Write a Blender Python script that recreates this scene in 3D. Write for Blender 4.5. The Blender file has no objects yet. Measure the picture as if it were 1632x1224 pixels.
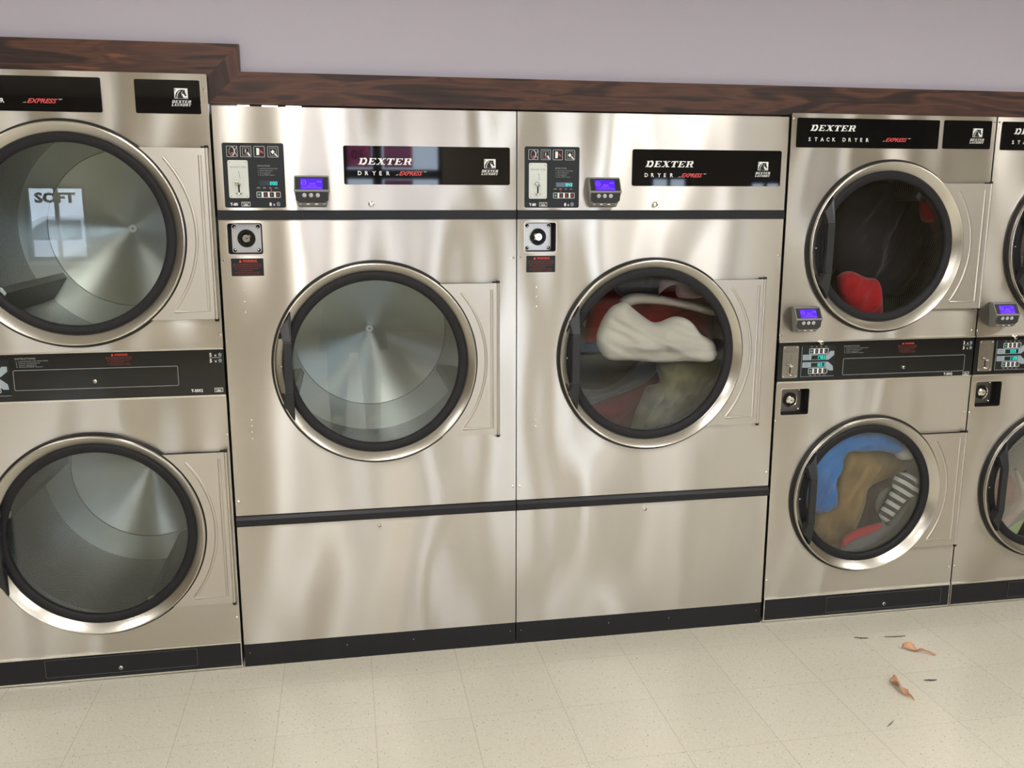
import bpy, bmesh, math, random
from math import sin, cos, pi, sqrt, radians, atan2
from mathutils import Vector, Matrix, noise, geometry
import numpy as np

random.seed(7)
SC = bpy.context.scene
COL = SC.collection

# ------------------------------------------------------------------ camera
CAM_POS = Vector((0.39865, -3.08665, 1.61401))
YAW, PITCH, ROLL, FPX = 0.18156, 0.19527, 0.00089, 1442.65
_f = Vector((sin(YAW) * cos(PITCH), cos(YAW) * cos(PITCH), -sin(PITCH)))
_r = _f.cross(Vector((0, 0, 1))).normalized()
_u = _r.cross(_f)
RT = cos(ROLL) * _r + sin(ROLL) * _u
UP = -sin(ROLL) * _r + cos(ROLL) * _u
cam_data = bpy.data.cameras.new('camera')
cam_data.sensor_width = 36.0
cam_data.lens = FPX / 1632 * 36.0
cam_data.clip_start = 0.005
cam = bpy.data.objects.new('camera', cam_data)
COL.objects.link(cam)
m = Matrix((RT, UP, -_f)).transposed().to_4x4()
m.translation = CAM_POS
cam.matrix_world = m
SC.camera = cam

# ------------------------------------------------------------------ exposure and sky
SC.view_settings.view_transform = 'Standard'
SC.view_settings.look = 'None'
SC.view_settings.gamma = 1.0
SC.view_settings.use_curve_mapping = False
SC.view_settings.exposure = 0.22
SC.cycles.max_bounces = 10
SC.cycles.diffuse_bounces = 4
SC.cycles.glossy_bounces = 6
SC.cycles.transparent_max_bounces = 16
SC.cycles.sample_clamp_indirect = 6.0
SC.cycles.caustics_reflective = False
SC.cycles.caustics_refractive = False

world = bpy.data.worlds.new('sky')
SC.world = world
world.use_nodes = True
wn = world.node_tree
wn.nodes['Background'].inputs['Color'].default_value = (0.72, 0.82, 1.0, 1)
wn.nodes['Background'].inputs['Strength'].default_value = 8.0

LAMP_STRENGTH = 17.5
CEIL_Z = 2.85
ROOM = (-5.2, 8.2, -8.6)          # x left, x right, y rear


# ------------------------------------------------------------------ materials
def s2l(c):
    c = c / 255.0
    return c / 12.92 if c <= 0.04045 else ((c + 0.055) / 1.055) ** 2.4


def rgb(r, g, b):
    return (s2l(r), s2l(g), s2l(b), 1.0)


def mat(name, col, rough=0.5, metal=0.0, emit=None, estr=0.0, spec=0.5, coat=0.0):
    mt = bpy.data.materials.new(name)
    mt.use_nodes = True
    b = mt.node_tree.nodes['Principled BSDF']
    b.inputs['Base Color'].default_value = col
    b.inputs['Roughness'].default_value = rough
    b.inputs['Metallic'].default_value = metal
    b.inputs['Specular IOR Level'].default_value = spec
    b.inputs['Coat Weight'].default_value = coat
    if emit:
        b.inputs['Emission Color'].default_value = emit
        b.inputs['Emission Strength'].default_value = estr
    return mt


def nd(mt, typ, **kw):
    n = mt.node_tree.nodes.new(typ)
    for k, v in kw.items():
        setattr(n, k, v)
    return n


def lk(mt, a, b):
    mt.node_tree.links.new(a, b)


def ramp(mt, stops):
    n = nd(mt, 'ShaderNodeValToRGB')
    el = n.color_ramp.elements
    el[0].position, el[0].color = stops[0]
    el[1].position, el[1].color = stops[-1]
    for p, c in stops[1:-1]:
        e = el.new(p)
        e.color = c
    return n


def steel(name, col, rough, aniso, wav=0.0, grain=True, tangent=(0, 0, 1)):
    mt = mat(name, col, rough, 1.0)
    b = mt.node_tree.nodes['Principled BSDF']
    b.inputs['Anisotropic'].default_value = aniso
    if aniso:
        t = nd(mt, 'ShaderNodeCombineXYZ')
        for i in range(3):
            t.inputs[i].default_value = tangent[i]
        lk(mt, t.outputs[0], b.inputs['Tangent'])
    tc = nd(mt, 'ShaderNodeNewGeometry')
    if grain:                                   # horizontal brushing
        mp = nd(mt, 'ShaderNodeMapping')
        mp.inputs['Scale'].default_value = (6, 6, 900)
        lk(mt, tc.outputs['Position'], mp.inputs['Vector'])
        n = nd(mt, 'ShaderNodeTexNoise')
        n.inputs['Scale'].default_value = 1.0
        n.inputs['Detail'].default_value = 3
        lk(mt, mp.outputs[0], n.inputs['Vector'])
        mr = nd(mt, 'ShaderNodeMapRange')
        mr.inputs['To Min'].default_value = rough - 0.010
        mr.inputs['To Max'].default_value = rough + 0.010
        lk(mt, n.outputs['Fac'], mr.inputs['Value'])
        lk(mt, mr.outputs[0], b.inputs['Roughness'])
    if wav:
        mp2 = nd(mt, 'ShaderNodeMapping')
        mp2.inputs['Scale'].default_value = (2.6, 2.6, 1.1)
        lk(mt, tc.outputs['Position'], mp2.inputs['Vector'])
        n2 = nd(mt, 'ShaderNodeTexNoise')
        n2.inputs['Scale'].default_value = 1.0
        n2.inputs['Detail'].default_value = 1.0
        lk(mt, mp2.outputs[0], n2.inputs['Vector'])
        bp = nd(mt, 'ShaderNodeBump')
        bp.inputs['Strength'].default_value = 1.0
        bp.inputs['Distance'].default_value = wav
        lk(mt, n2.outputs['Fac'], bp.inputs['Height'])
        lk(mt, bp.outputs[0], b.inputs['Normal'])
    return mt


M = {}
M['steel'] = steel('brushed_stainless_steel', rgb(204, 199, 192), 0.28, 0.97, 0.05)
M['steel_plain'] = steel('satin_steel', rgb(214, 205, 192), 0.34, 0.0, 0.0, False)
M['rim'] = steel('door_rim_steel', rgb(202, 198, 191), 0.27, 0.0, 0.0, False)
M['plate'] = steel('hinge_plate_steel', rgb(200, 194, 185), 0.40, 0.3, 0.0, False)
M['bright'] = mat('bright_aluminium', rgb(232, 230, 226), 0.22, 1.0)
M['chrome'] = mat('chrome', rgb(225, 222, 216), 0.12, 1.0)
M['galv'] = mat('galvanised_side_sheet', rgb(150, 148, 144), 0.45, 1.0)
M['black'] = mat('satin_black_trim', rgb(30, 30, 33), 0.42, spec=0.3)
M['gloss'] = mat('glossy_black_panel', rgb(14, 14, 16), 0.03, spec=0.55)
M['matte'] = mat('black_printed_panel', rgb(29, 31, 33), 0.38, spec=0.3)
M['hole'] = mat('recess_black', rgb(16, 15, 16), 0.7)
M['rubber'] = mat('black_rubber_gasket', rgb(29, 28, 31), 0.6, spec=0.3)
M['seal'] = mat('dark_door_seal', rgb(30, 28, 27), 0.45)
M['handle'] = mat('black_plastic_handle', rgb(32, 32, 35), 0.4)
M['white'] = mat('white_print', rgb(235, 236, 236), 0.5)
M['grey_ink'] = mat('grey_print', rgb(150, 154, 156), 0.5)
M['dim_ink'] = mat('dim_grey_print', rgb(95, 97, 98), 0.5)
M['red_ink'] = mat('red_print', rgb(204, 70, 72), 0.5)
M['warn_ink'] = mat('orange_red_print', rgb(205, 62, 40), 0.5)
M['warn_dim'] = mat('dark_red_print', rgb(140, 50, 42), 0.5)
M['green_ink'] = mat('green_print', rgb(90, 160, 130), 0.5)
M['silver_ink'] = mat('silver_print', rgb(150, 163, 172), 0.4)
M['ivory'] = mat('pale_coin_plate', rgb(205, 208, 200), 0.35, 0.2)
M['reader'] = mat('grey_reader_plastic', rgb(134, 132, 127), 0.45)
M['reader_edge'] = mat('light_grey_reader_edge', rgb(140, 139, 136), 0.4)
M['reader_black'] = mat('charcoal_reader_face', rgb(42, 42, 46), 0.3)
M['screen'] = mat('violet_lcd', rgb(20, 10, 80), 0.3, emit=rgb(72, 20, 250), estr=1.15)
M['screen_ink'] = mat('lit_lcd_text', rgb(90, 40, 120), 0.3, emit=rgb(186, 110, 255), estr=1.0)
M['digit'] = mat('cyan_led_digits', rgb(10, 60, 60), 0.3, emit=rgb(40, 235, 225), estr=1.2)
M['led_red'] = mat('red_led', rgb(90, 0, 0), 0.3, emit=rgb(255, 40, 50), estr=1.6)
M['lcd_off'] = mat('unlit_display', rgb(30, 42, 42), 0.15)
M['grey_plate'] = mat('grey_lock_plate', rgb(120, 114, 108), 0.4, 0.9)
M['button'] = mat('silver_button', rgb(185, 187, 192), 0.35, 0.3)
M['floor_glide'] = mat('grey_foot', rgb(120, 120, 118), 0.5)


def glass_mat(name, tint, gloss_col, ior=1.45, rough=0.0):
    mt = bpy.data.materials.new(name)
    mt.use_nodes = True
    nt = mt.node_tree
    nt.nodes.clear()
    o = nd(mt, 'ShaderNodeOutputMaterial')
    tr = nd(mt, 'ShaderNodeBsdfTransparent')
    tr.inputs[0].default_value = tint
    gl = nd(mt, 'ShaderNodeBsdfGlossy')
    gl.inputs['Color'].default_value = gloss_col
    gl.inputs['Roughness'].default_value = rough
    fr = nd(mt, 'ShaderNodeFresnel')
    fr.inputs['IOR'].default_value = ior
    mx = nd(mt, 'ShaderNodeMixShader')
    lk(mt, fr.outputs[0], mx.inputs[0])
    lk(mt, tr.outputs[0], mx.inputs[1])
    lk(mt, gl.outputs[0], mx.inputs[2])
    lk(mt, mx.outputs[0], o.inputs[0])
    return mt


M['glass'] = glass_mat('door_glass', (0.965, 0.972, 0.962, 1), (1, 1, 1, 1), 1.44)
M['window_glass'] = glass_mat('window_glass', (0.97, 0.99, 0.99, 1), (1, 1, 1, 1), 1.3)


def perforated():
    """drum sheet: staggered round holes, UV in metres"""
    mt = mat('perforated_drum_sheet', rgb(176, 184, 182), 0.42, 1.0)
    b = mt.node_tree.nodes['Principled BSDF']
    uv = nd(mt, 'ShaderNodeUVMap')
    masks = []
    p = 0.0115
    for off in ((0, 0), (0.5, 0.5)):
        mp = nd(mt, 'ShaderNodeMapping')
        mp.inputs['Scale'].default_value = (1 / p, 1 / (p * 1.2), 0)
        mp.inputs['Location'].default_value = (off[0], off[1], 0)
        lk(mt, uv.outputs[0], mp.inputs['Vector'])
        fr = nd(mt, 'ShaderNodeVectorMath', operation='FRACTION')
        lk(mt, mp.outputs[0], fr.inputs[0])
        sb = nd(mt, 'ShaderNodeVectorMath', operation='SUBTRACT')
        sb.inputs[1].default_value = (0.5, 0.5, 0)
        lk(mt, fr.outputs[0], sb.inputs[0])
        ln = nd(mt, 'ShaderNodeVectorMath', operation='LENGTH')
        lk(mt, sb.outputs[0], ln.inputs[0])
        lt = nd(mt, 'ShaderNodeMath', operation='LESS_THAN')
        lt.inputs[1].default_value = 0.29
        lk(mt, ln.outputs['Value'], lt.inputs[0])
        masks.append(lt)
    mxm = nd(mt, 'ShaderNodeMath', operation='MAXIMUM')
    lk(mt, masks[0].outputs[0], mxm.inputs[0])
    lk(mt, masks[1].outputs[0], mxm.inputs[1])
    mc = nd(mt, 'ShaderNodeMix', data_type='RGBA')
    mc.inputs['A'].default_value = rgb(234, 240, 240)
    mc.inputs['B'].default_value = (0.012, 0.013, 0.013, 1)
    lk(mt, mxm.outputs[0], mc.inputs['Factor'])
    lk(mt, mc.outputs['Result'], b.inputs['Base Color'])
    inv = nd(mt, 'ShaderNodeMath', operation='SUBTRACT')
    inv.inputs[0].default_value = 1.0
    lk(mt, mxm.outputs[0], inv.inputs[1])
    lk(mt, inv.outputs[0], b.inputs['Metallic'])
    return mt


def turned():
    """rear drum wall, spun metal: highlights fan out from the hub"""
    mt = mat('spun_rear_drum_metal', rgb(176, 182, 177), 0.30, 1.0)
    b = mt.node_tree.nodes['Principled BSDF']
    b.inputs['Anisotropic'].default_value = 0.97
    tc = nd(mt, 'ShaderNodeTexCoord')
    mu = nd(mt, 'ShaderNodeVectorMath', operation='MULTIPLY')
    mu.inputs[1].default_value = (1, 0, 1)
    lk(mt, tc.outputs['Object'], mu.inputs[0])
    no = nd(mt, 'ShaderNodeVectorMath', operation='NORMALIZE')
    lk(mt, mu.outputs[0], no.inputs[0])
    lk(mt, no.outputs[0], b.inputs['Tangent'])
    return mt


M['perf'] = perforated()
M['turned'] = turned()
M['drum_plain'] = mat('plain_drum_sheet', rgb(160, 168, 165), 0.36, 1.0)
M['hub'] = mat('pale_hub_disc', rgb(246, 248, 246), 0.45, 1.0)


def cloth(name, c, c2=None, stripes=None, rough=0.9):
    mt = mat(name, c, rough)
    b = mt.node_tree.nodes['Principled BSDF']
    b.inputs['Sheen Weight'].default_value = 0.3
    g = nd(mt, 'ShaderNodeNewGeometry')
    n = nd(mt, 'ShaderNodeTexNoise')
    n.inputs['Scale'].default_value = 260
    n.inputs['Detail'].default_value = 2
    lk(mt, g.outputs['Position'], n.inputs['Vector'])
    bp = nd(mt, 'ShaderNodeBump')
    bp.inputs['Strength'].default_value = 0.35
    bp.inputs['Distance'].default_value = 0.0015
    lk(mt, n.outputs['Fac'], bp.inputs['Height'])
    lk(mt, bp.outputs[0], b.inputs['Normal'])
    if stripes:
        mp = nd(mt, 'ShaderNodeMapping')
        mp.inputs['Rotation'].default_value = (0, radians(stripes[1]), 0)
        lk(mt, g.outputs['Position'], mp.inputs['Vector'])
        n3 = nd(mt, 'ShaderNodeTexNoise')
        n3.inputs['Scale'].default_value = 9
        lk(mt, g.outputs['Position'], n3.inputs['Vector'])
        w = nd(mt, 'ShaderNodeTexWave', wave_type='BANDS', bands_direction='X')
        w.inputs['Scale'].default_value = stripes[0]
        w.inputs['Distortion'].default_value = 1.2
        w.inputs['Detail'].default_value = 0.5
        lk(mt, mp.outputs[0], w.inputs['Vector'])
        r = ramp(mt, [(0.46, c), (0.54, c2)])
        lk(mt, w.outputs['Fac'], r.inputs[0])
        lk(mt, r.outputs[0], b.inputs['Base Color'])
    elif c2:
        n2 = nd(mt, 'ShaderNodeTexNoise')
        n2.inputs['Scale'].default_value = 9
        n2.inputs['Detail'].default_value = 3
        lk(mt, g.outputs['Position'], n2.inputs['Vector'])
        r = ramp(mt, [(0.4, c), (0.62, c2)])
        lk(mt, n2.outputs['Fac'], r.inputs[0])
        lk(mt, r.outputs[0], b.inputs['Base Color'])
    return mt


def wood(name, along='x'):
    mt = mat(name, rgb(72, 48, 38), 0.5, spec=0.35)
    b = mt.node_tree.nodes['Principled BSDF']
    g = nd(mt, 'ShaderNodeNewGeometry')
    mp = nd(mt, 'ShaderNodeMapping')
    mp.inputs['Scale'].default_value = (2.2, 1, 17) if along == 'x' else (17, 1, 2.2)
    lk(mt, g.outputs['Position'], mp.inputs['Vector'])
    n1 = nd(mt, 'ShaderNodeTexNoise')
    n1.inputs['Scale'].default_value = 1.2
    n1.inputs['Detail'].default_value = 2
    n1.inputs['Distortion'].default_value = 0.9
    lk(mt, mp.outputs[0], n1.inputs['Vector'])
    mul = nd(mt, 'ShaderNodeMath', operation='MULTIPLY')
    mul.inputs[1].default_value = 9
    lk(mt, n1.outputs['Fac'], mul.inputs[0])
    sn = nd(mt, 'ShaderNodeMath', operation='SINE')
    m2 = nd(mt, 'ShaderNodeMath', operation='MULTIPLY')
    m2.inputs[1].default_value = 3.1
    lk(mt, mul.outputs[0], m2.inputs[0])
    lk(mt, m2.outputs[0], sn.inputs[0])
    mp2 = nd(mt, 'ShaderNodeMapping')
    mp2.inputs['Scale'].default_value = (5, 1, 160) if along == 'x' else (160, 1, 5)
    lk(mt, g.outputs['Position'], mp2.inputs['Vector'])
    n2 = nd(mt, 'ShaderNodeTexNoise')
    n2.inputs['Scale'].default_value = 1.0
    n2.inputs['Detail'].default_value = 4
    lk(mt, mp2.outputs[0], n2.inputs['Vector'])
    a = nd(mt, 'ShaderNodeMath', operation='MULTIPLY_ADD')
    a.inputs[1].default_value = 0.12
    lk(mt, sn.outputs[0], a.inputs[0])
    lk(mt, n1.outputs['Fac'], a.inputs[2])
    a2 = nd(mt, 'ShaderNodeMath', operation='MULTIPLY_ADD')
    a2.inputs[1].default_value = 0.35
    lk(mt, n2.outputs['Fac'], a2.inputs[0])
    lk(mt, a.outputs[0], a2.inputs[2])
    r = ramp(mt, [(0.40, rgb(36, 22, 19)), (0.62, rgb(64, 41, 34)), (0.80, rgb(84, 54, 42)), (1.0, rgb(118, 74, 54))])
    lk(mt, a2.outputs[0], r.inputs[0])
    lk(mt, r.outputs[0], b.inputs['Base Color'])
    return mt


M['wood_x'] = wood('dark_walnut_board', 'x')
M['wood_z'] = wood('dark_walnut_upright', 'z')


def floor_mat():
    mt = mat('cream_vinyl_tile', rgb(214, 207, 184), 0.28, spec=0.45)
    b = mt.node_tree.nodes['Principled BSDF']
    g = nd(mt, 'ShaderNodeNewGeometry')
    S = 0.3048
    # tile index -> tone and seam
    mp = nd(mt, 'ShaderNodeMapping')
    mp.inputs['Location'].default_value = (-0.1395 / S, 0.4600 / S, 0)
    mp.inputs['Scale'].default_value = (1 / S, 1 / S, 0)
    lk(mt, g.outputs['Position'], mp.inputs['Vector'])
    fl = nd(mt, 'ShaderNodeVectorMath', operation='FLOOR')
    lk(mt, mp.outputs[0], fl.inputs[0])
    wn_ = nd(mt, 'ShaderNodeTexWhiteNoise')
    lk(mt, fl.outputs[0], wn_.inputs['Vector'])
    fr = nd(mt, 'ShaderNodeVectorMath', operation='FRACTION')
    lk(mt, mp.outputs[0], fr.inputs[0])
    sp = nd(mt, 'ShaderNodeSeparateXYZ')
    lk(mt, fr.outputs[0], sp.inputs[0])
    seams = []
    for ax, wd in ((0, 0.0035), (1, 0.0022)):
        pp = nd(mt, 'ShaderNodeMath', operation='PINGPONG')
        pp.inputs[1].default_value = 0.5
        lk(mt, sp.outputs[ax], pp.inputs[0])
        l = nd(mt, 'ShaderNodeMath', operation='LESS_THAN')
        l.inputs[1].default_value = wd
        lk(mt, pp.outputs[0], l.inputs[0])
        seams.append(l)
    sm = nd(mt, 'ShaderNodeMath', operation='MAXIMUM')
    lk(mt, seams[0].outputs[0], sm.inputs[0])
    lk(mt, seams[1].outputs[0], sm.inputs[1])

    def flecks(scale, stretch, lo, hi, seed):
        mq = nd(mt, 'ShaderNodeMapping')
        mq.inputs['Scale'].default_value = (scale * stretch[0], scale * stretch[1], 1)
        mq.inputs['Location'].default_value = (seed, seed * 2, 0)
        # grain direction turns from tile to tile
        mq.inputs['Rotation'].default_value = (0, 0, radians(28 * seed))
        lk(mt, g.outputs['Position'], mq.inputs['Vector'])
        n = nd(mt, 'ShaderNodeTexNoise')
        n.inputs['Scale'].default_value = 1.0
        n.inputs['Detail'].default_value = 2.5
        n.inputs['Roughness'].default_value = 0.55
        lk(mt, mq.outputs[0], n.inputs['Vector'])
        mr = nd(mt, 'ShaderNodeMapRange')
        mr.inputs['From Min'].default_value = lo
        mr.inputs['From Max'].default_value = hi
        lk(mt, n.outputs['Fac'], mr.inputs['Value'])
        return mr
    base = nd(mt, 'ShaderNodeMix', data_type='RGBA')
    base.inputs['A'].default_value = rgb(214, 209, 193)
    base.inputs['B'].default_value = rgb(218, 213, 197)
    lk(mt, wn_.outputs['Value'], base.inputs['Factor'])
    cur = base.outputs['Result']
    for (sc, st, lo, hi, sd, c, amt) in (
            (55, (1, 1.6), 0.52, 0.75, 1.3, rgb(202, 196, 178), 0.45),
            (105, (1, 2.0), 0.64, 0.68, 2.1, rgb(158, 155, 145), 0.7),
            (75, (2.6, 1), 0.66, 0.69, 3.7, rgb(112, 104, 90), 0.85),
            (95, (1, 1.5), 0.64, 0.68, 4.9, rgb(236, 232, 218), 0.9)):
        f = flecks(sc, st, lo, hi, sd)
        mm = nd(mt, 'ShaderNodeMath', operation='MULTIPLY')
        mm.inputs[1].default_value = amt
        lk(mt, f.outputs[0], mm.inputs[0])
        mx = nd(mt, 'ShaderNodeMix', data_type='RGBA')
        mx.inputs['B'].default_value = c
        lk(mt, mm.outputs[0], mx.inputs['Factor'])
        lk(mt, cur, mx.inputs['A'])
        cur = mx.outputs['Result']
    mx = nd(mt, 'ShaderNodeMix', data_type='RGBA')
    mx.inputs['B'].default_value = rgb(150, 140, 118)
    sc_ = nd(mt, 'ShaderNodeMath', operation='MULTIPLY')
    sc_.inputs[1].default_value = 0.5
    lk(mt, sm.outputs[0], sc_.inputs[0])
    lk(mt, sc_.outputs[0], mx.inputs['Factor'])
    lk(mt, cur, mx.inputs['A'])
    lk(mt, mx.outputs['Result'], b.inputs['Base Color'])
    nn = nd(mt, 'ShaderNodeTexNoise')
    nn.inputs['Scale'].default_value = 14
    nn.inputs['Detail'].default_value = 3
    lk(mt, g.outputs['Position'], nn.inputs['Vector'])
    bp = nd(mt, 'ShaderNodeBump')
    bp.inputs['Strength'].default_value = 0.15
    bp.inputs['Distance'].default_value = 0.002
    lk(mt, nn.outputs['Fac'], bp.inputs['Height'])
    lk(mt, bp.outputs[0], b.inputs['Normal'])
    return mt


def wall_mat(name, c):
    mt = mat(name, c, 0.75)
    b = mt.node_tree.nodes['Principled BSDF']
    g = nd(mt, 'ShaderNodeNewGeometry')
    n = nd(mt, 'ShaderNodeTexNoise')
    n.inputs['Scale'].default_value = 120
    n.inputs['Detail'].default_value = 3
    lk(mt, g.outputs['Position'], n.inputs['Vector'])
    bp = nd(mt, 'ShaderNodeBump')
    bp.inputs['Strength'].default_value = 0.12
    bp.inputs['Distance'].default_value = 0.002
    lk(mt, n.outputs['Fac'], bp.inputs['Height'])
    lk(mt, bp.outputs[0], b.inputs['Normal'])
    return mt


# ------------------------------------------------------------------ geometry helpers
class G:
    """collects shapes and links them as one mesh object"""

    def __init__(s):
        s.v, s.f, s.mi = [], [], []
        s.uv = {}

    def add(s, vs, fs, mi=0):
        o = len(s.v)
        s.v += [tuple(v) for v in vs]
        s.f += [tuple(i + o for i in f) for f in fs]
        s.mi += [mi] * len(fs)
        return s

    def box(s, x0, x1, y0, y1, z0, z1, mi=0):
        vs = [(x, y, z) for x in (x0, x1) for y in (y0, y1) for z in (z0, z1)]
        return s.add(vs, [(0, 1, 3, 2), (4, 6, 7, 5), (0, 4, 5, 1), (2, 3, 7, 6), (0, 2, 6, 4), (1, 5, 7, 3)], mi)

    def prism(s, outer, y0, y1, holes=(), mi=0, back=True):
        """polygon in x,z (y0 = front) pulled back to y1"""
        loops = [[Vector((p[0], p[1], 0)) for p in l] for l in [outer] + list(holes)]
        tri = geometry.tessellate_polygon(loops)
        flat = [p for l in loops for p in l]
        n = len(flat)
        vs = [(p.x, y0, p.y) for p in flat] + [(p.x, y1, p.y) for p in flat]
        fs = []
        for t in tri:
            a, b, c = (flat[i] for i in t)
            cr = (b.x - a.x) * (c.y - a.y) - (b.y - a.y) * (c.x - a.x)
            if abs(cr) < 1e-14:
                continue
            t = tuple(t) if cr > 0 else tuple(reversed(t))
            fs.append(t)
            if back:
                fs.append(tuple(i + n for i in reversed(t)))
        k = 0
        for li, l in enumerate(loops):
            L = len(l)
            ar = sum(l[i].x * l[(i + 1) % L].y - l[(i + 1) % L].x * l[i].y for i in range(L))
            ccw = ar > 0
            if li:
                ccw = not ccw
            for i in range(L):
                a, b = k + i, k + (i + 1) % L
                fs.append((a, a + n, b + n, b) if ccw else (b, b + n, a + n, a))
            k += L
        return s.add(vs, fs, mi)

    def lathe(s, prof, cx=0, cz=0, seg=96, close=False, mi=0, a0=0, a1=2 * pi):
        """profile of (r, y) turned round the y axis"""
        full = abs(a1 - a0 - 2 * pi) < 1e-6
        n = len(prof)
        cnt = seg if full else seg + 1
        vs = []
        for i in range(cnt):
            a = a0 + (a1 - a0) * i / seg
            for r, y in prof:
                vs.append((cx + r * cos(a), y, cz + r * sin(a)))
        fs = []
        for i in range(seg):
            j = (i + 1) % cnt
            for k in range(n - (0 if close else 1)):
                k2 = (k + 1) % n
                fs.append((i * n + k, i * n + k2, j * n + k2, j * n + k))
        return s.add(vs, fs, mi)

    def disc(s, r, y0, y1, cx=0, cz=0, seg=32, bev=0.0, mi=0):
        prof = [(1e-5, y0), (max(r - bev, 1e-4), y0), (r, y0 + bev), (r, y1), (1e-5, y1)]
        return s.lathe(prof, cx, cz, seg, mi=mi)

    def tube(s, pts, r, seg=8, mi=0, caps=True):
        pts = [Vector(p) for p in pts]
        rs = r if isinstance(r, (list, tuple)) else [r] * len(pts)
        vs = []
        pn = None
        for i, p in enumerate(pts):
            d = (pts[min(i + 1, len(pts) - 1)] - pts[max(i - 1, 0)]).normalized()
            if pn is None:
                h = Vector((0, 0, 1)) if abs(d.z) < 0.9 else Vector((1, 0, 0))
                pn = d.cross(h).normalized()
            else:
                pn = (pn - d * pn.dot(d)).normalized()
            q = d.cross(pn)
            for k in range(seg):
                a = 2 * pi * k / seg
                vs.append(p + (pn * cos(a) + q * sin(a)) * rs[i])
        fs = []
        for i in range(len(pts) - 1):
            for k in range(seg):
                k2 = (k + 1) % seg
                fs.append((i * seg + k, i * seg + k2, (i + 1) * seg + k2, (i + 1) * seg + k))
        if caps:
            fs.append(tuple(reversed(range(seg))))
            fs.append(tuple((len(pts) - 1) * seg + k for k in range(seg)))
        return s.add(vs, fs, mi)

    def line(s, pts, w, y0, y1, closed=False, mi=0):
        """flat printed or raised stroke following pts in x,z"""
        P = [Vector((a, b)) for a, b in pts]
        n = len(P)
        L, R = [], []
        for i in range(n):
            a = P[(i - 1) % n] if (closed or i) else P[0]
            b = P[(i + 1) % n] if (closed or i < n - 1) else P[-1]
            d1 = (P[i] - a)
            d2 = (b - P[i])
            if d1.length < 1e-9:
                d1 = d2
            if d2.length < 1e-9:
                d2 = d1
            d1.normalize()
            d2.normalize()
            t = (d1 + d2)
            t = t.normalized() if t.length > 1e-6 else d1
            nn = Vector((-t.y, t.x))
            c = max(0.4, nn.dot(Vector((-d1.y, d1.x))))
            L.append(P[i] + nn * (w / 2 / c))
            R.append(P[i] - nn * (w / 2 / c))
        vs = []
        for a, b in zip(L, R):
            vs += [(a.x, y0, a.y), (b.x, y0, b.y), (b.x, y1, b.y), (a.x, y1, a.y)]
        fs = []
        for i in range(n if closed else n - 1):
            j = (i + 1) % n
            for k in range(4):
                k2 = (k + 1) % 4
                fs.append((i * 4 + k, i * 4 + k2, j * 4 + k2, j * 4 + k))
        if not closed:
            fs.append((3, 2, 1, 0))
            fs.append(tuple((n - 1) * 4 + k for k in range(4)))
        return s.add(vs, fs, mi)

    def text(s, string, x, z, h, y, w=None, bold=0.0, shear=0.0, align='L', spacing=1.0, mi=0, depth=0.0004):
        """letters h high standing on z, fitted to width w if given; front at y"""
        cu = bpy.data.curves.new('t', 'FONT')
        cu.body = string
        cu.size = 1.0
        cu.shear = shear
        cu.offset = bold
        cu.space_character = spacing
        cu.resolution_u = 2
        ob = bpy.data.objects.new('t', cu)
        me = bpy.data.meshes.new_from_object(ob)
        bpy.data.objects.remove(ob)
        co = [v.co.copy() for v in me.vertices]
        if not co:
            return s
        x0 = min(c.x for c in co)
        x1 = max(c.x for c in co)
        k = h / 0.70
        kx = k if w is None else w / (x1 - x0)
        W = (x1 - x0) * kx
        ox = x - (0 if align == 'L' else W / 2 if align == 'C' else W)
        n = len(co)
        vs = [(ox + (c.x - x0) * kx, y, z + c.y * k) for c in co]
        fs = [tuple(p.vertices) for p in me.polygons]
        s.add(vs, fs, mi)
        bpy.data.meshes.remove(me)
        bpy.data.curves.remove(cu)
        return s

    def build(s, name, mats, parent=None, loc=(0, 0, 0), smooth=None, rot=None):
        me = bpy.data.meshes.new(name)
        me.from_pydata(s.v, [], s.f)
        for mt in (mats if isinstance(mats, (list, tuple)) else [mats]):
            me.materials.append(mt)
        me.polygons.foreach_set('material_index', s.mi)
        bm = bmesh.new()
        bm.from_mesh(me)
        bmesh.ops.recalc_face_normals(bm, faces=bm.faces)
        bm.to_mesh(me)
        bm.free()
        if smooth is not None:
            me.shade_smooth()
            me.set_sharp_from_angle(angle=radians(smooth))
        ob = bpy.data.objects.new(name, me)
        COL.objects.link(ob)
        ob.location = loc
        if rot:
            ob.rotation_euler = rot
        if parent:
            ob.parent = parent
        return ob


def rrect(x0, z0, x1, z1, r=0.004, n=4):
    pts = []
    for cx, cz, a in ((x1 - r, z0 + r, -90), (x1 - r, z1 - r, 0), (x0 + r, z1 - r, 90), (x0 + r, z0 + r, 180)):
        for i in range(n + 1):
            t = radians(a + 90 * i / n)
            pts.append((cx + r * cos(t), cz + r * sin(t)))
    return pts


def circ(cx, cz, r, n=72):
    return [(cx + r * cos(2 * pi * i / n), cz + r * sin(2 * pi * i / n)) for i in range(n)]


def tag(o, label, cat, group=None, kind=None):
    o['label'] = label
    o['category'] = cat
    if group:
        o['group'] = group
    if kind:
        o['kind'] = kind
    return o


def struct(o):
    o['kind'] = 'structure'
    return o


def root(name, loc, label, cat, group=None):
    e = bpy.data.objects.new(name, None)
    e.empty_display_size = 0.1
    COL.objects.link(e)
    e.location = loc
    return tag(e, label, cat, group)


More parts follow.
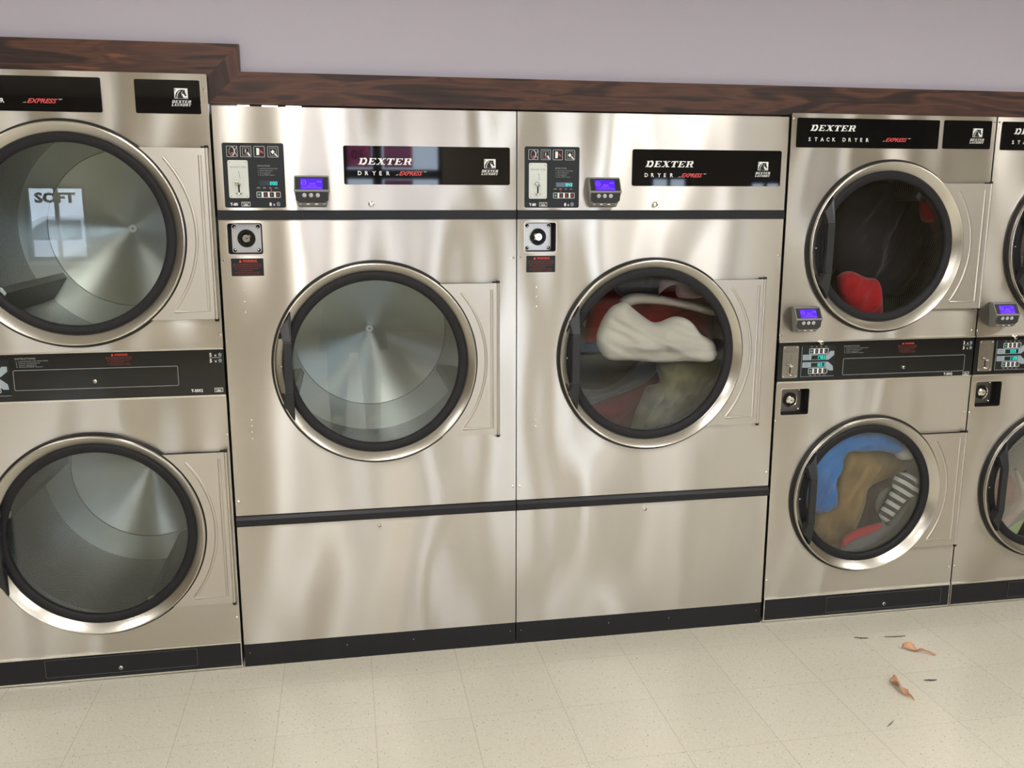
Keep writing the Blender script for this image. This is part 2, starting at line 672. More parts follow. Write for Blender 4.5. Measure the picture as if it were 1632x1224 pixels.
# ------------------------------------------------------------------ the room shell
def build_room():
    x0, x1, yr = ROOM
    G().box(x0, x1, yr, 4.0, -0.05, 0.0).build('floor', floor_mat())['kind'] = 'structure'
    cm = wall_mat('white_ceiling_tile', rgb(226, 222, 214))
    struct(G().box(x0, x1, yr, 4.0, CEIL_Z, CEIL_Z + 0.05).build('ceiling', cm))
    lav = wall_mat('pale_lavender_paint', rgb(180, 175, 189))
    cream = wall_mat('warm_cream_paint', rgb(158, 146, 126))
    # wall above the dryers; stepped opening the machines stand in
    wy = 0.055
    pts = [(x0, CEIL_Z), (x0, 2.06), (0.04, 2.06), (0.04, 1.975), (x1, 1.975), (x1, CEIL_Z)]
    struct(G().prism(pts, wy, wy + 0.1).build('wall_front', lav))
    struct(G().box(x0 - 0.1, x0, yr, 4.0, 0, CEIL_Z).build('wall_left', cream))
    struct(G().box(x1, x1 + 0.1, yr, 4.0, 0, CEIL_Z).build('wall_right', cream))
    struct(G().box(x0, x1, 4.0, 4.1, 0, CEIL_Z).build('wall_service', cream))
    # dark walnut boards framing the machines
    ty0, ty1 = 0.03, 0.055
    zt, zb = 2.0284, 1.929
    zt2 = 2.1114
    struct(G().prism([(x0, zt2 - 0.1), (-0.0085, zt2 - 0.1), (0.0921, zt2), (x0, zt2)], ty0, ty1).build('trim_1', M['wood_x']))
    struct(G().prism([(-0.0085, zb), (0.0921, zt), (0.0921, zt2), (-0.0085, zt2 - 0.1)], ty0, ty1).build('trim_2', M['wood_z']))
    struct(G().prism([(-0.0085, zb), (x1, zb), (x1, zt), (0.0921, zt)], ty0, ty1).build('trim_3', M['wood_x']))
    # shop front: wall with window and door openings, behind the photographer
    W = [(-3.3, -2.6, 0.95, 1.85), (-0.32, 0.36, 1.35, 2.45), (0.42, 1.65, 0.05, 2.42), (2.75, 3.75, 1.05, 2.35), (4.40, 4.95, 1.05, 2.0), (5.80, 6.30, 1.05, 1.95)]
    holes = [[(a, c), (b, c), (b, d), (a, d)] for a, b, c, d in W]
    struct(G().prism([(x0, 0), (x1, 0), (x1, CEIL_Z), (x0, CEIL_Z)], yr - 0.15, yr, holes).build('wall_rear', cream))
    fr = mat('bronze_window_frame', rgb(60, 50, 42), 0.4, 0.6)
    k = 0
    for i, (a, b, c, d) in enumerate(W):
        isdoor = (i == 2)
        nm = 'door_1' if isdoor else 'window_%d' % (k + 1)
        if not isdoor:
            k += 1
        t = 0.05
        g = G().prism([(a, c), (b, c), (b, d), (a, d)], yr - 0.1, yr - 0.04,
                      [[(a + t, c + t), (b - t, c + t), (b - t, d - t), (a + t, d - t)]])
        if isdoor:
            g.box(a + t, b - t, yr - 0.1, yr - 0.05, 1.93, 2.05)
            g.box(a + t, b - t, yr - 0.09, yr - 0.05, c + t, 1.15)
            g.box(a + 0.36, a + 0.48, yr - 0.1, yr - 0.05, 1.15, d - t)
        else:
            g.box((a + b) / 2 - 0.02, (a + b) / 2 + 0.02, yr - 0.1, yr - 0.05, c + t, d - t)
        o = struct(g.build(nm, fr))
        G().box(a + t, b - t, yr - 0.08, yr - 0.074, c + t, d - t).build('pane', M['window_glass'], o)
        if not isdoor:
            G().box(a - 0.03, b + 0.03, yr, yr + 0.06, c - 0.04, c).build('window_sill', M['white'], o)
    struct(G().box(x0 - 10, x1 + 10, yr - 30, yr - 0.15, -0.12, -0.02).build('ground', mat('grey_asphalt', rgb(120, 118, 116), 0.9)))


LAMPS = [(-2.5, -2.3), (-2.5, -5.4), (0.12, -2.1), (0.12, -5.2), (2.45, -2.3), (2.45, -5.4), (5.0, -2.3), (5.0, -5.4), (1.2, -7.6)]


def build_lamps():
    em = mat('lit_diffuser', rgb(240, 238, 230), 0.5, emit=(1.0, 0.975, 0.935, 1), estr=LAMP_STRENGTH)
    fr = mat('white_lamp_frame', rgb(225, 224, 220), 0.5)
    for i, (x, y) in enumerate(LAMPS):
        r = root('ceiling_light', (x, y, CEIL_Z), 'rectangular white fluorescent ceiling light of the laundry room', 'ceiling light', 'fluorescent ceiling lights')
        G().prism([(-0.31, -0.03), (0.31, -0.03), (0.31, 0), (-0.31, 0)], -0.62, 0.62).build('frame', fr, r)
        G().box(-0.27, 0.27, -0.58, 0.58, -0.036, -0.031).build('diffuser', em, r)


build_room()
build_lamps()


# ------------------------------------------------------------------ lettering made of strokes
def serif_word(g, word, x, z, h, w, y, shear=0.32, mi=0):
    """heavy slab serif capitals (the maker's word mark)"""
    S = {  # strokes: quads as (x0,y0,x1,y1,thick kind)
        'D': (0.95, [[(0.12, 0), (0.36, 0), (0.36, 1), (0.12, 1)], [(0, 0), (0.5, 0), (0.5, 0.1), (0, 0.1)], [(0, 0.9), (0.5, 0.9), (0.5, 1), (0, 1)]],
              [[(0.5, 0.05), (0.7, 0.12), (0.8, 0.3), (0.8, 0.7), (0.7, 0.88), (0.5, 0.95)]]),
        'E': (0.85, [[(0.1, 0), (0.34, 0), (0.34, 1), (0.1, 1)], [(0, 0), (0.78, 0), (0.78, 0.1), (0, 0.1)], [(0, 0.9), (0.78, 0.9), (0.78, 1), (0, 1)],
                     [(0.3, 0.46), (0.56, 0.46), (0.56, 0.56), (0.3, 0.56)], [(0.68, 0.1), (0.8, 0), (0.82, 0.32), (0.76, 0.32)], [(0.68, 0.9), (0.8, 1), (0.8, 0.72), (0.74, 0.72)],
                     [(0.52, 0.36), (0.58, 0.36), (0.58, 0.66), (0.52, 0.66)]], []),
        'X': (0.98, [[(0.1, 1), (0.38, 1), (0.9, 0), (0.62, 0)], [(0.72, 1), (0.84, 1), (0.24, 0), (0.12, 0)], [(0, 0), (0.36, 0), (0.36, 0.09), (0, 0.09)],
                     [(0.52, 0), (1.0, 0), (1.0, 0.09), (0.52, 0.09)], [(0, 0.91), (0.48, 0.91), (0.48, 1), (0, 1)], [(0.62, 0.91), (0.96, 0.91), (0.96, 1), (0.62, 1)]], []),
        'T': (0.85, [[(0.3, 0), (0.54, 0), (0.54, 1), (0.3, 1)], [(0, 0.88), (0.84, 0.88), (0.84, 1), (0, 1)], [(0.16, 0), (0.68, 0), (0.68, 0.1), (0.16, 0.1)],
                     [(0, 0.66), (0.06, 0.66), (0.12, 0.9), (0, 0.9)], [(0.78, 0.66), (0.84, 0.66), (0.84, 0.9), (0.72, 0.9)]], []),
        'R': (0.98, [[(0.12, 0), (0.36, 0), (0.36, 1), (0.12, 1)], [(0, 0), (0.5, 0), (0.5, 0.1), (0, 0.1)], [(0, 0.9), (0.6, 0.9), (0.6, 1), (0, 1)],
                     [(0.3, 0.46), (0.6, 0.46), (0.6, 0.56), (0.3, 0.56)], [(0.48, 0.5), (0.7, 0.5), (0.96, 0), (0.72, 0)], [(0.68, 0), (1.02, 0), (1.02, 0.09), (0.68, 0.09)]],
              [[(0.58, 0.51), (0.72, 0.56), (0.77, 0.66), (0.77, 0.8), (0.72, 0.9), (0.58, 0.95)]]),
        'L': (0.8, [[(0.12, 0), (0.34, 0), (0.34, 1), (0.12, 1)], [(0, 0), (0.76, 0), (0.76, 0.12), (0, 0.12)], [(0, 0.9), (0.46, 0.9), (0.46, 1), (0, 1)], [(0.66, 0.1), (0.78, 0), (0.8, 0.36), (0.74, 0.36)]], []),
        'A': (0.95, [[(0.4, 1), (0.56, 1), (0.9, 0), (0.66, 0)], [(0.4, 1), (0.5, 1), (0.2, 0), (0.1, 0)], [(0.26, 0.3), (0.72, 0.3), (0.7, 0.4), (0.28, 0.4)], [(0, 0), (0.32, 0), (0.32, 0.09), (0, 0.09)], [(0.56, 0), (0.98, 0), (0.98, 0.09), (0.56, 0.09)]], []),
        'U': (0.95, [[(0.12, 0.2), (0.34, 0.2), (0.34, 1), (0.12, 1)], [(0.7, 0.2), (0.8, 0.2), (0.8, 1), (0.7, 1)], [(0, 0.91), (0.46, 0.91), (0.46, 1), (0, 1)], [(0.6, 0.91), (0.92, 0.91), (0.92, 1), (0.6, 1)], [(0.16, 0.2), (0.3, 0), (0.66, 0), (0.8, 0.24), (0.7, 0.24), (0.6, 0.1), (0.4, 0.1), (0.34, 0.24)]], []),
        'N': (1.0, [[(0.12, 0), (0.22, 0), (0.22, 1), (0.12, 1)], [(0.78, 0), (0.88, 0), (0.88, 1), (0.78, 1)], [(0.1, 1), (0.36, 1), (0.9, 0), (0.68, 0)], [(0, 0), (0.34, 0), (0.34, 0.09), (0, 0.09)], [(0.66, 0.91), (1, 0.91), (1, 1), (0.66, 1)]], []),
        'Y': (0.9, [[(0.34, 0), (0.56, 0), (0.56, 0.5), (0.34, 0.5)], [(0.08, 1), (0.34, 1), (0.56, 0.46), (0.34, 0.46)], [(0.72, 1), (0.82, 1), (0.52, 0.46), (0.42, 0.46)], [(0.2, 0), (0.7, 0), (0.7, 0.09), (0.2, 0.09)], [(0, 0.91), (0.44, 0.91), (0.44, 1), (0, 1)], [(0.6, 0.91), (0.92, 0.91), (0.92, 1), (0.6, 1)]], []),
    }
    tot = sum(S[c][0] for c in word) + 0.12 * (len(word) - 1)
    k = (w - shear * h) / tot
    cx = 0
    yy = y
    for c in word:
        adv, quads, arcs = S[c]
        for q in quads:
            pts = [(x + (cx + a) * k + b * h * shear, z + b * h) for a, b in q]
            yy -= 0.000004
            g.prism(pts, yy, y + 0.0002, mi=mi, back=False)
        for arc in arcs:
            pts = [(x + (cx + a) * k + b * h * shear, z + b * h) for a, b in arc]
            yy -= 0.000004
            g.line(pts, 0.2 * k, yy, y + 0.0002, mi=mi)
        cx += adv + 0.12


def emblem(par, x0, z0, x1, z1, y):
    """white square with a dark horse head arching its neck, words under it"""
    W, H = x1 - x0, z1 - z0

    def P(pts):
        return [(x0 + W * (a - 350) / 585, z0 + H * (745 - b) / 490) for a, b in pts]
    g = G()
    g.prism([(x0, z0), (x1, z0), (x1, z1), (x0, z1)], y - 0.0003, y)
    cx = (x0 + x1) / 2
    serif_word(g, 'DEXTER', cx - W * 0.74, z0 - H * 0.43, H * 0.26, W * 1.5, y - 0.0002, 0.35)
    serif_word(g, 'LAUNDRY', cx - W * 0.77, z0 - H * 0.73, H * 0.23, W * 1.5, y - 0.0002, 0.35)
    d = G()
    d.prism(P([(385, 735), (382, 620), (400, 560), (425, 480), (470, 430), (510, 380), (600, 330), (700, 318), (770, 338), (800, 308), (818, 360),
               (822, 420), (842, 500), (882, 585), (868, 612), (835, 622), (805, 606), (775, 545), (705, 505), (665, 470), (672, 540), (705, 620), (745, 700), (748, 735)]), y - 0.0006, y - 0.0003)
    d.prism(P([(365, 275), (405, 275), (405, 400), (375, 410)]), y - 0.0006, y - 0.0003)
    d.prism(P([(765, 695), (925, 695), (925, 722), (765, 722)]), y - 0.0006, y - 0.0003)
    e = g.build('emblem', M['white'], par)
    d.build('horse_head', M['matte'], e)
    G().line(P([(455, 745), (462, 640), (490, 530), (540, 440), (600, 392)]), W * 0.04, y - 0.0009, y - 0.0006).build('mane_line', M['white'], e) if False else None
    w = G()
    w.line(P([(455, 745), (462, 640), (490, 530), (540, 440), (610, 388)]), W * 0.045, y - 0.0009, y - 0.0006)
    w.line(P([(665, 470), (700, 430), (735, 415)]), W * 0.02, y - 0.0009, y - 0.0006)
    # joined into the emblem's own white print
    o = len(e.data.vertices)
    bm = bmesh.new()
    bm.from_mesh(e.data)
    vs = [bm.verts.new(v) for v in w.v]
    for f in w.f:
        try:
            bm.faces.new([vs[i] for i in f])
        except ValueError:
            pass
    bm.to_mesh(e.data)
    bm.free()
    return e


def basket(g, x, z, s, y):
    g.line([(x + s * 0.12, z + s * 0.62), (x + s * 0.22, z), (x + s * 0.8, z), (x + s * 0.9, z + s * 0.62)], s * 0.09, y - 0.0004, y)
    g.line([(x, z + s * 0.66), (x + s, z + s * 0.66)], s * 0.12, y - 0.0004, y)
    for k in (0.32, 0.5, 0.68):
        g.line([(x + s * k, z), (x + s * k, z + s * 0.9)], s * 0.07, y - 0.0004, y)
    g.line([(x + s * 0.16, z + s * 0.3), (x + s * 0.86, z + s * 0.3)], s * 0.07, y - 0.0004, y)
    g.line([(x + s * 0.2, z + s * 0.72), (x + s * 0.5, z + s * 0.98), (x + s * 0.8, z + s * 0.72)], s * 0.1, y - 0.0004, y)


SEG = {'0': 'abcdef', '1': 'bc', '2': 'abged', '3': 'abgcd', '4': 'fgbc', '5': 'afgcd', '6': 'afgedc', '7': 'abc', '8': 'abcdefg', '9': 'abcdfg'}


def digits(g, s, x, z, h, w, y):
    """lit seven segment figures"""
    n = len(s)
    dw = w / n
    t = h * 0.13
    for i, c in enumerate(s):
        if c not in SEG:
            continue
        a = x + i * dw + dw * 0.12
        b = x + (i + 1) * dw - dw * 0.16
        m_ = z + h / 2
        q = {'a': (a, b, z + h - t, z + h), 'd': (a, b, z, z + t), 'g': (a, b, m_ - t / 2, m_ + t / 2),
             'f': (a, a + t, m_, z + h), 'b': (b - t, b, m_, z + h), 'e': (a, a + t, z, m_), 'c': (b - t, b, z, m_)}
        for k in SEG[c]:
            x0, x1, z0, z1 = q[k]
            g.box(x0, x1, y - 0.0004, y, z0, z1)


def screw(par, x, z, r=0.0042, y=0.0, name='screw'):
    g = G().lathe([(1e-5, y - 0.0022), (r * 0.55, y - 0.0022), (r, y - 0.0008), (r, y)], x, z, 16)
    g.lathe([(1e-5, y - 0.0023), (r * 0.3, y - 0.0023)], x, z, 6)
    return g.build(name, M['chrome'], par, smooth=30)


def cam_lock(par, x, z, r, y=0.0, name='key_lock'):
    g = G()
    g.lathe([(r * 0.42, y - 0.006), (r * 0.6, y - 0.010), (r * 0.85, y - 0.009), (r, y - 0.004), (r, y)], x, z, 28, mi=0)
    g.lathe([(1e-5, y - 0.0065), (r * 0.42, y - 0.0065), (r * 0.42, y - 0.004)], x, z, 20, mi=0)
    g.lathe([(r * 0.42, y - 0.0055), (r * 0.55, y - 0.0095), (r * 0.6, y - 0.0102)], x, z, 20, mi=1)
    g.box(x - r * 0.06, x + r * 0.06, y - 0.0071, y - 0.006, z - r * 0.28, z + r * 0.28, mi=1)
    return g.build(name, [M['chrome'], M['hole']], par, smooth=30)


def card_reader(par, x0, z0, w=0.114, hgt=0.092, price='$2.00'):
    """grey wedge-shaped payment reader: lit violet screen, three round keys"""
    # cross-section in (y, z): screen face leans back, key face, card slot lip
    H = hgt
    zt = z0 + H
    sec = [(0.0, z0 - 0.006), (-0.030, z0 - 0.004), (-0.047, z0 + 0.010), (-0.054, z0 + 0.046), (-0.030, zt), (-0.02, zt + 0.003), (0.0, zt + 0.003)]
    g = G()
    vs = []
    for s_, ins in ((0, 0.0), (1, 0.0)):
        for (yy, zz) in sec:
            t = min(1.0, -yy / 0.05)
            inset = 0.004 * (1 - t)
            if zz < z0 + 0.012:
                inset += 0.010
            vs.append((x0 + inset if s_ == 0 else x0 + w - inset, yy, zz))
    n = len(sec)
    fs = [tuple(range(n)), tuple(reversed(range(n, 2 * n)))]
    for i in range(n):
        j = (i + 1) % n
        fs.append((i, j, j + n, i + n))
    g.add(vs, fs)
    body = g.build('card_reader', M['reader'], par)
    mod = body.modifiers.new('bevel', 'BEVEL')
    mod.width = 0.0018
    mod.segments = 2

    def face(p0, p1, u0, u1, a, b, off=0.0006, sub=None):
        """quad on the sloping face between section points p0 (low) and p1 (high)"""
        d = Vector((0, p1[0] - p0[0], p1[1] - p0[1]))
        nn = Vector((0, -(p1[1] - p0[1]), (p1[0] - p0[0]))).normalized()
        if nn.y > 0:
            nn = -nn
        out = []
        for (u, v) in ((u0, a), (u1, a), (u1, b), (u0, b)):
            q = Vector((x0 + w * u, p0[0], p0[1])) + d * v + nn * off
            out.append(q)
        return out, d, nn
    lo = sec[3]
    hi = sec[4]
    kb = sec[2]

    def slab(poly, nn, th, name, mt, parent, smooth=None):
        k = len(poly)
        v = [p for p in poly] + [p - nn * th for p in poly]
        f = [tuple(range(k)), tuple(reversed(range(k, 2 * k)))] + [(i, i + k, (i + 1) % k + k, (i + 1) % k) for i in range(k)]
        return G().add(v, f).build(name, mt, parent)
    q, d, nn = face(lo, hi, 0.045, 0.955, 0.08, 0.94, 0.0006)
    slab(q, nn, 0.001, 'screen_bezel', M['reader_black'], body)
    q, d, nn = face(lo, hi, 0.19, 0.80, 0.10, 0.83, 0.0012)
    slab(q, nn, 0.0006, 'screen', M['screen'], body)
    # lit writing on the screen
    t = G()
    t.text(price, 0.42, 0.42, 0.17, 0, w=0.24)
    t.text('DRYER', 0.74, 0.66, 0.09, 0, w=0.22, bold=0.02)
    t.text('SELECT OR SWIPE', 0.30, 0.24, 0.10, 0, w=0.44)
    t.text('TO PAY WITH YOUR CARD', 0.06, 0.07, 0.10, 0, w=0.88)
    t.line([(0.15 + 0.10 * cos(a), 0.62 + 0.24 * sin(a)) for a in [i * pi / 12 for i in range(24)]], 0.022, -0.0, 0.0, closed=True)
    t.text('PAY', 0.10, 0.57, 0.10, 0, w=0.1)
    p00 = q[0]
    ex = q[1] - q[0]
    ey = q[3] - q[0]
    t.v = [tuple(p00 + ex * a[0] + ey * a[2] + nn * 0.0004) for a in t.v]
    t.build('screen_text', M['screen_ink'], body)
    # key face
    q, d, nn = face(kb, lo, 0.05, 0.95, 0.18, 0.90, 0.0006)
    c1, _, _ = face(kb, lo, 0.17, 0.83, -0.05, 0.0, 0.0006)
    poly = [c1[0], c1[1], q[1], q[2], q[3], q[0]]
    slab(poly, nn, 0.001, 'key_face', M['reader_black'], body)
    for k in range(3):
        u = 0.29 + 0.185 * k
        c = Vector((x0 + w * u, kb[0], kb[1])) + d * 0.62
        a1 = Vector((1, 0, 0))
        a2 = nn.cross(a1).normalized()
        vs, fs = [], []
        N = 20
        for (rr, hh) in ((0.0068, 0.0), (0.0068, 0.0018), (0.0056, 0.0026), (0.001, 0.0024)):
            for i in range(N):
                an = 2 * pi * i / N
                vs.append(c + (a1 * cos(an) + a2 * sin(an)) * rr + nn * hh)
        for j in range(3):
            for i in range(N):
                i2 = (i + 1) % N
                fs.append((j * N + i, j * N + i2, (j + 1) * N + i2, (j + 1) * N + i))
        fs.append(tuple(3 * N + i for i in range(N)))
        G().add(vs, fs).build('key_button', M['button'], body, smooth=40)
    # grey outline ridge and card slot under it
    g = G()
    zz = z0 + 0.004
    g.box(x0 + w * 0.14, x0 + w * 0.86, -0.047, -0.030, zz - 0.002, zz + 0.0035, mi=0)
    g.box(x0 + w * 0.20, x0 + w * 0.80, -0.0475, -0.044, zz - 0.0008, zz + 0.0014, mi=1)
    g.prism([(x0 + w * 0.32, zz - 0.0012), (x0 + w * 0.45, zz - 0.0012), (x0 + w * 0.38, zz + 0.0022)], -0.0482, -0.0475, mi=2)
    g.prism([(x0 + w * 0.55, zz - 0.0012), (x0 + w * 0.68, zz - 0.0012), (x0 + w * 0.62, zz + 0.0022)], -0.0482, -0.0475, mi=2)
    g.build('card_slot', [M['reader_edge'], M['hole'], M['white']], body)
    g = G()
    for (p, qq) in ((0.10, 0.94),):
        pass
    a, _, n1 = face(lo, hi, 0.0, 1.0, -0.03, 0.05, 0.0012)
    slab(a, n1, 0.0012, 'face_ridge', M['reader_edge'], body)
    return body


def lock_recess(par, x0, z0, x1, z1, cx_off=0.0, plate='grey'):
    """square opening with a lock plate sunk 4 cm behind the sheet"""
    d = 0.043
    g = G()
    o = rrect(x0, z0, x1, z1, 0.008)
    i = rrect(x0 + 0.0015, z0 + 0.0015, x1 - 0.0015, z1 - 0.0015, 0.007)
    g.prism(o, 0.0005, d + 0.006, [i])
    g.box(x0, x1, d + 0.004, d + 0.008, z0, z1)
    box = g.build('lock_recess', M['hole'], par)
    # pressed lip
    G().line(rrect(x0 - 0.001, z0 - 0.001, x1 + 0.001, z1 + 0.001, 0.009), 0.0035, -0.0022, 0.0, closed=True).build('recess_lip', M['steel_plain'], box)
    mx, mz = (x0 + x1) / 2, (z0 + z1) / 2
    a = 0.0465
    pm = M['ivory_metal'] if plate == 'light' else M['grey_plate']
    G().prism(rrect(mx - a, mz - a, mx + a, mz + a, 0.007), d, d + 0.004).build('lock_plate', pm, box)
    for sx in (-1, 1):
        for sz in (-1, 1):
            G().lathe([(1e-5, d - 0.006), (0.004, d - 0.005), (0.0062, d - 0.002), (0.0062, d)], mx + sx * (a - 0.0085), mz + sz * (a - 0.0085), 16).build('plate_bolt', M['chrome'], box, smooth=40)
    g = G()
    g.lathe([(0.023, d - 0.001), (0.0285, d - 0.006), (0.030, d - 0.002), (0.030, d)], mx, mz, 36, mi=0)
    g.lathe([(0.019, d - 0.002), (0.0255, d - 0.0035), (0.027, d - 0.0045)], mx, mz, 36, mi=1)
    g.lathe([(1e-5, d - 0.016), (0.012, d - 0.016), (0.018, d - 0.012), (0.0195, d - 0.004), (0.0195, d)], mx, mz, 36, mi=0)
    g.box(mx - 0.002, mx + 0.006, d - 0.0168, d - 0.0155, mz - 0.0012, mz + 0.0012, mi=1)
    g.build('lock_barrel', [M['chrome'], M['hole']], box, smooth=30)
    return box


M['ivory_metal'] = mat('pale_lock_plate', rgb(200, 198, 194), 0.3, 0.75)


def coin_slide(par, x0, z0, x1, z1, y=-0.002, text='Quarters Only', mt='ivory'):
    W, H = x1 - x0, z1 - z0
    g = G().prism(rrect(x0, z0, x1, z1, 0.005), y - 0.0016, y)
    pl = g.build('coin_plate', M[mt], par)
    yf = y - 0.0016
    k = G()
    k.text(text, x0 + W * 0.09, z0 + H * 0.80, H * 0.048, yf - 0.0002, w=W * 0.82)
    k.line([(x0 + W * 0.53, z0 + H * 0.715), (x0 + W * 0.58, z0 + H * 0.515)], 0.0012, yf - 0.0003, yf)
    k.build('plate_lettering', M['dim_ink'], pl)
    G().box(x0 + W * 0.46, x0 + W * 0.54, yf - 0.0004, yf, z0 + H * 0.15, z0 + H * 0.36).build('return_slot', M['hole'], pl)
    g = G()
    cx, cz = x0 + W * 0.44, z0 + H * 0.41
    g.lathe([(1e-5, yf - 0.020), (0.006, yf - 0.019), (0.0078, yf - 0.015), (0.006, yf - 0.010), (0.0035, yf - 0.008), (0.0035, yf)], cx, cz, 24)
    g.tube([(cx, yf - 0.014, cz), (cx + 0.006, yf - 0.012, cz - 0.004), (cx + 0.009, yf - 0.008, cz - 0.006)], 0.0025)
    g.build('return_lever', M['chrome'], pl, smooth=40)
    # little curved coin cup
    g = G()
    a = [(x0 + W * (0.33 + 0.34 * t), yf - 0.012 * sin(pi * t) - 0.001, z0 + H * (0.12 + 0.015 * cos(2 * pi * t))) for t in [i / 10 for i in range(11)]]
    g.tube(a, 0.0019)
    g.build('coin_cup', M['chrome'], pl, smooth=40)
    for sx in (0.1, 0.9):
        for sz in (0.05, 0.95):
            G().lathe([(1e-5, yf - 0.0012), (0.0022, yf - 0.001), (0.003, yf)], x0 + W * sx, z0 + H * sz, 12).build('plate_screw', M['button'], pl, smooth=40)
    return pl


def warn_text(par, x0, z0, x1, z1, y):
    W, H = x1 - x0, z1 - z0
    g = G()
    g.text('WARNING', x0 + W * 0.36, z0 + H * 0.78, H * 0.15, y, w=W * 0.44, bold=0.02)
    g.prism([(x0 + W * 0.24, z0 + H * 0.77), (x0 + W * 0.33, z0 + H * 0.77), (x0 + W * 0.285, z0 + H * 0.96)], y, y + 0.0003)
    a = g.build('warning_lettering', M['warn_ink'], par)
    g = G()
    for i, (s, u, w) in enumerate((('KEEP ALL FIRE HAZARDS AWAY FROM DRYER', 0.06, 0.88), ('DO NOT DRY ITEMS SOILED BY OILS OR FUEL', 0.05, 0.90),
                                   ('Turn off before cleaning inside', 0.2, 0.66), ('or removing the lint', 0.2, 0.45),
                                   ('All panels must be in place', 0.2, 0.68), ('while machine is in operation', 0.2, 0.68))):
        g.text(s, x0 + W * u, z0 + H * (0.63 - 0.115 * i), H * 0.07, y, w=W * w)
    for zc in (0.42, 0.19):
        g.prism(circ(x0 + W * 0.14, z0 + H * zc, H * 0.035, 8), y, y + 0.0003)
    g.build('warning_text', M['warn_dim'], par)
    return a


def instr_text(par, x0, z0, x1, z1, y):
    W, H = x1 - x0, z1 - z0
    g = G()
    g.text('INSTRUCTIONS', x0, z1 - H * 0.18, H * 0.16, y, w=W * 0.62)
    for i, (s, w) in enumerate((('1  Load laundry and close door', 0.98), ('2  Select temperature', 0.72), ('3  Insert payment', 0.62), ('4  Press START button', 0.80))):
        g.text(s, x0 + W * 0.02, z1 - H * (0.40 + 0.2 * i), H * 0.12, y, w=W * w)
    return g.build('instruction_lettering', M['grey_ink'], par)


def usa_box(g, x0, z0, x1, z1, y):
    g.line([(x0, z0), (x1, z0), (x1, z1), (x0, z1)], (z1 - z0) * 0.09, y - 0.0003, y, closed=True)
    g.text('MADE IN', x0 + (x1 - x0) * 0.14, z0 + (z1 - z0) * 0.58, (z1 - z0) * 0.22, y - 0.0003, w=(x1 - x0) * 0.72)
    g.text('USA', x0 + (x1 - x0) * 0.2, z0 + (z1 - z0) * 0.14, (z1 - z0) * 0.36, y - 0.0003, w=(x1 - x0) * 0.6, bold=0.03)


def express_logo(par, x, z, w, h, y):
    g = G()
    g.text('EXPRESS', x + w * 0.12, z, h, y, w=w * 0.74, bold=0.03, shear=0.45)
    o = g.build('express_lettering', M['red_ink'], par)
    g = G()
    g.prism([(x, z), (x + w * 0.09, z), (x + w * 0.11, z + h * 0.3), (x + w * 0.05, z + h * 0.15)], y, y + 0.0003)
    g.build('logo_tick', M['grey_ink'], par)
    g = G()
    g.prism([(x + w * 0.88, z + h), (x + w, z + h), (x + w * 0.94, z + h * 0.7), (x + w * 0.9, z + h * 0.85)], y, y + 0.0003)
    g.build('logo_tick', M['grey_ink'], par)
    return o


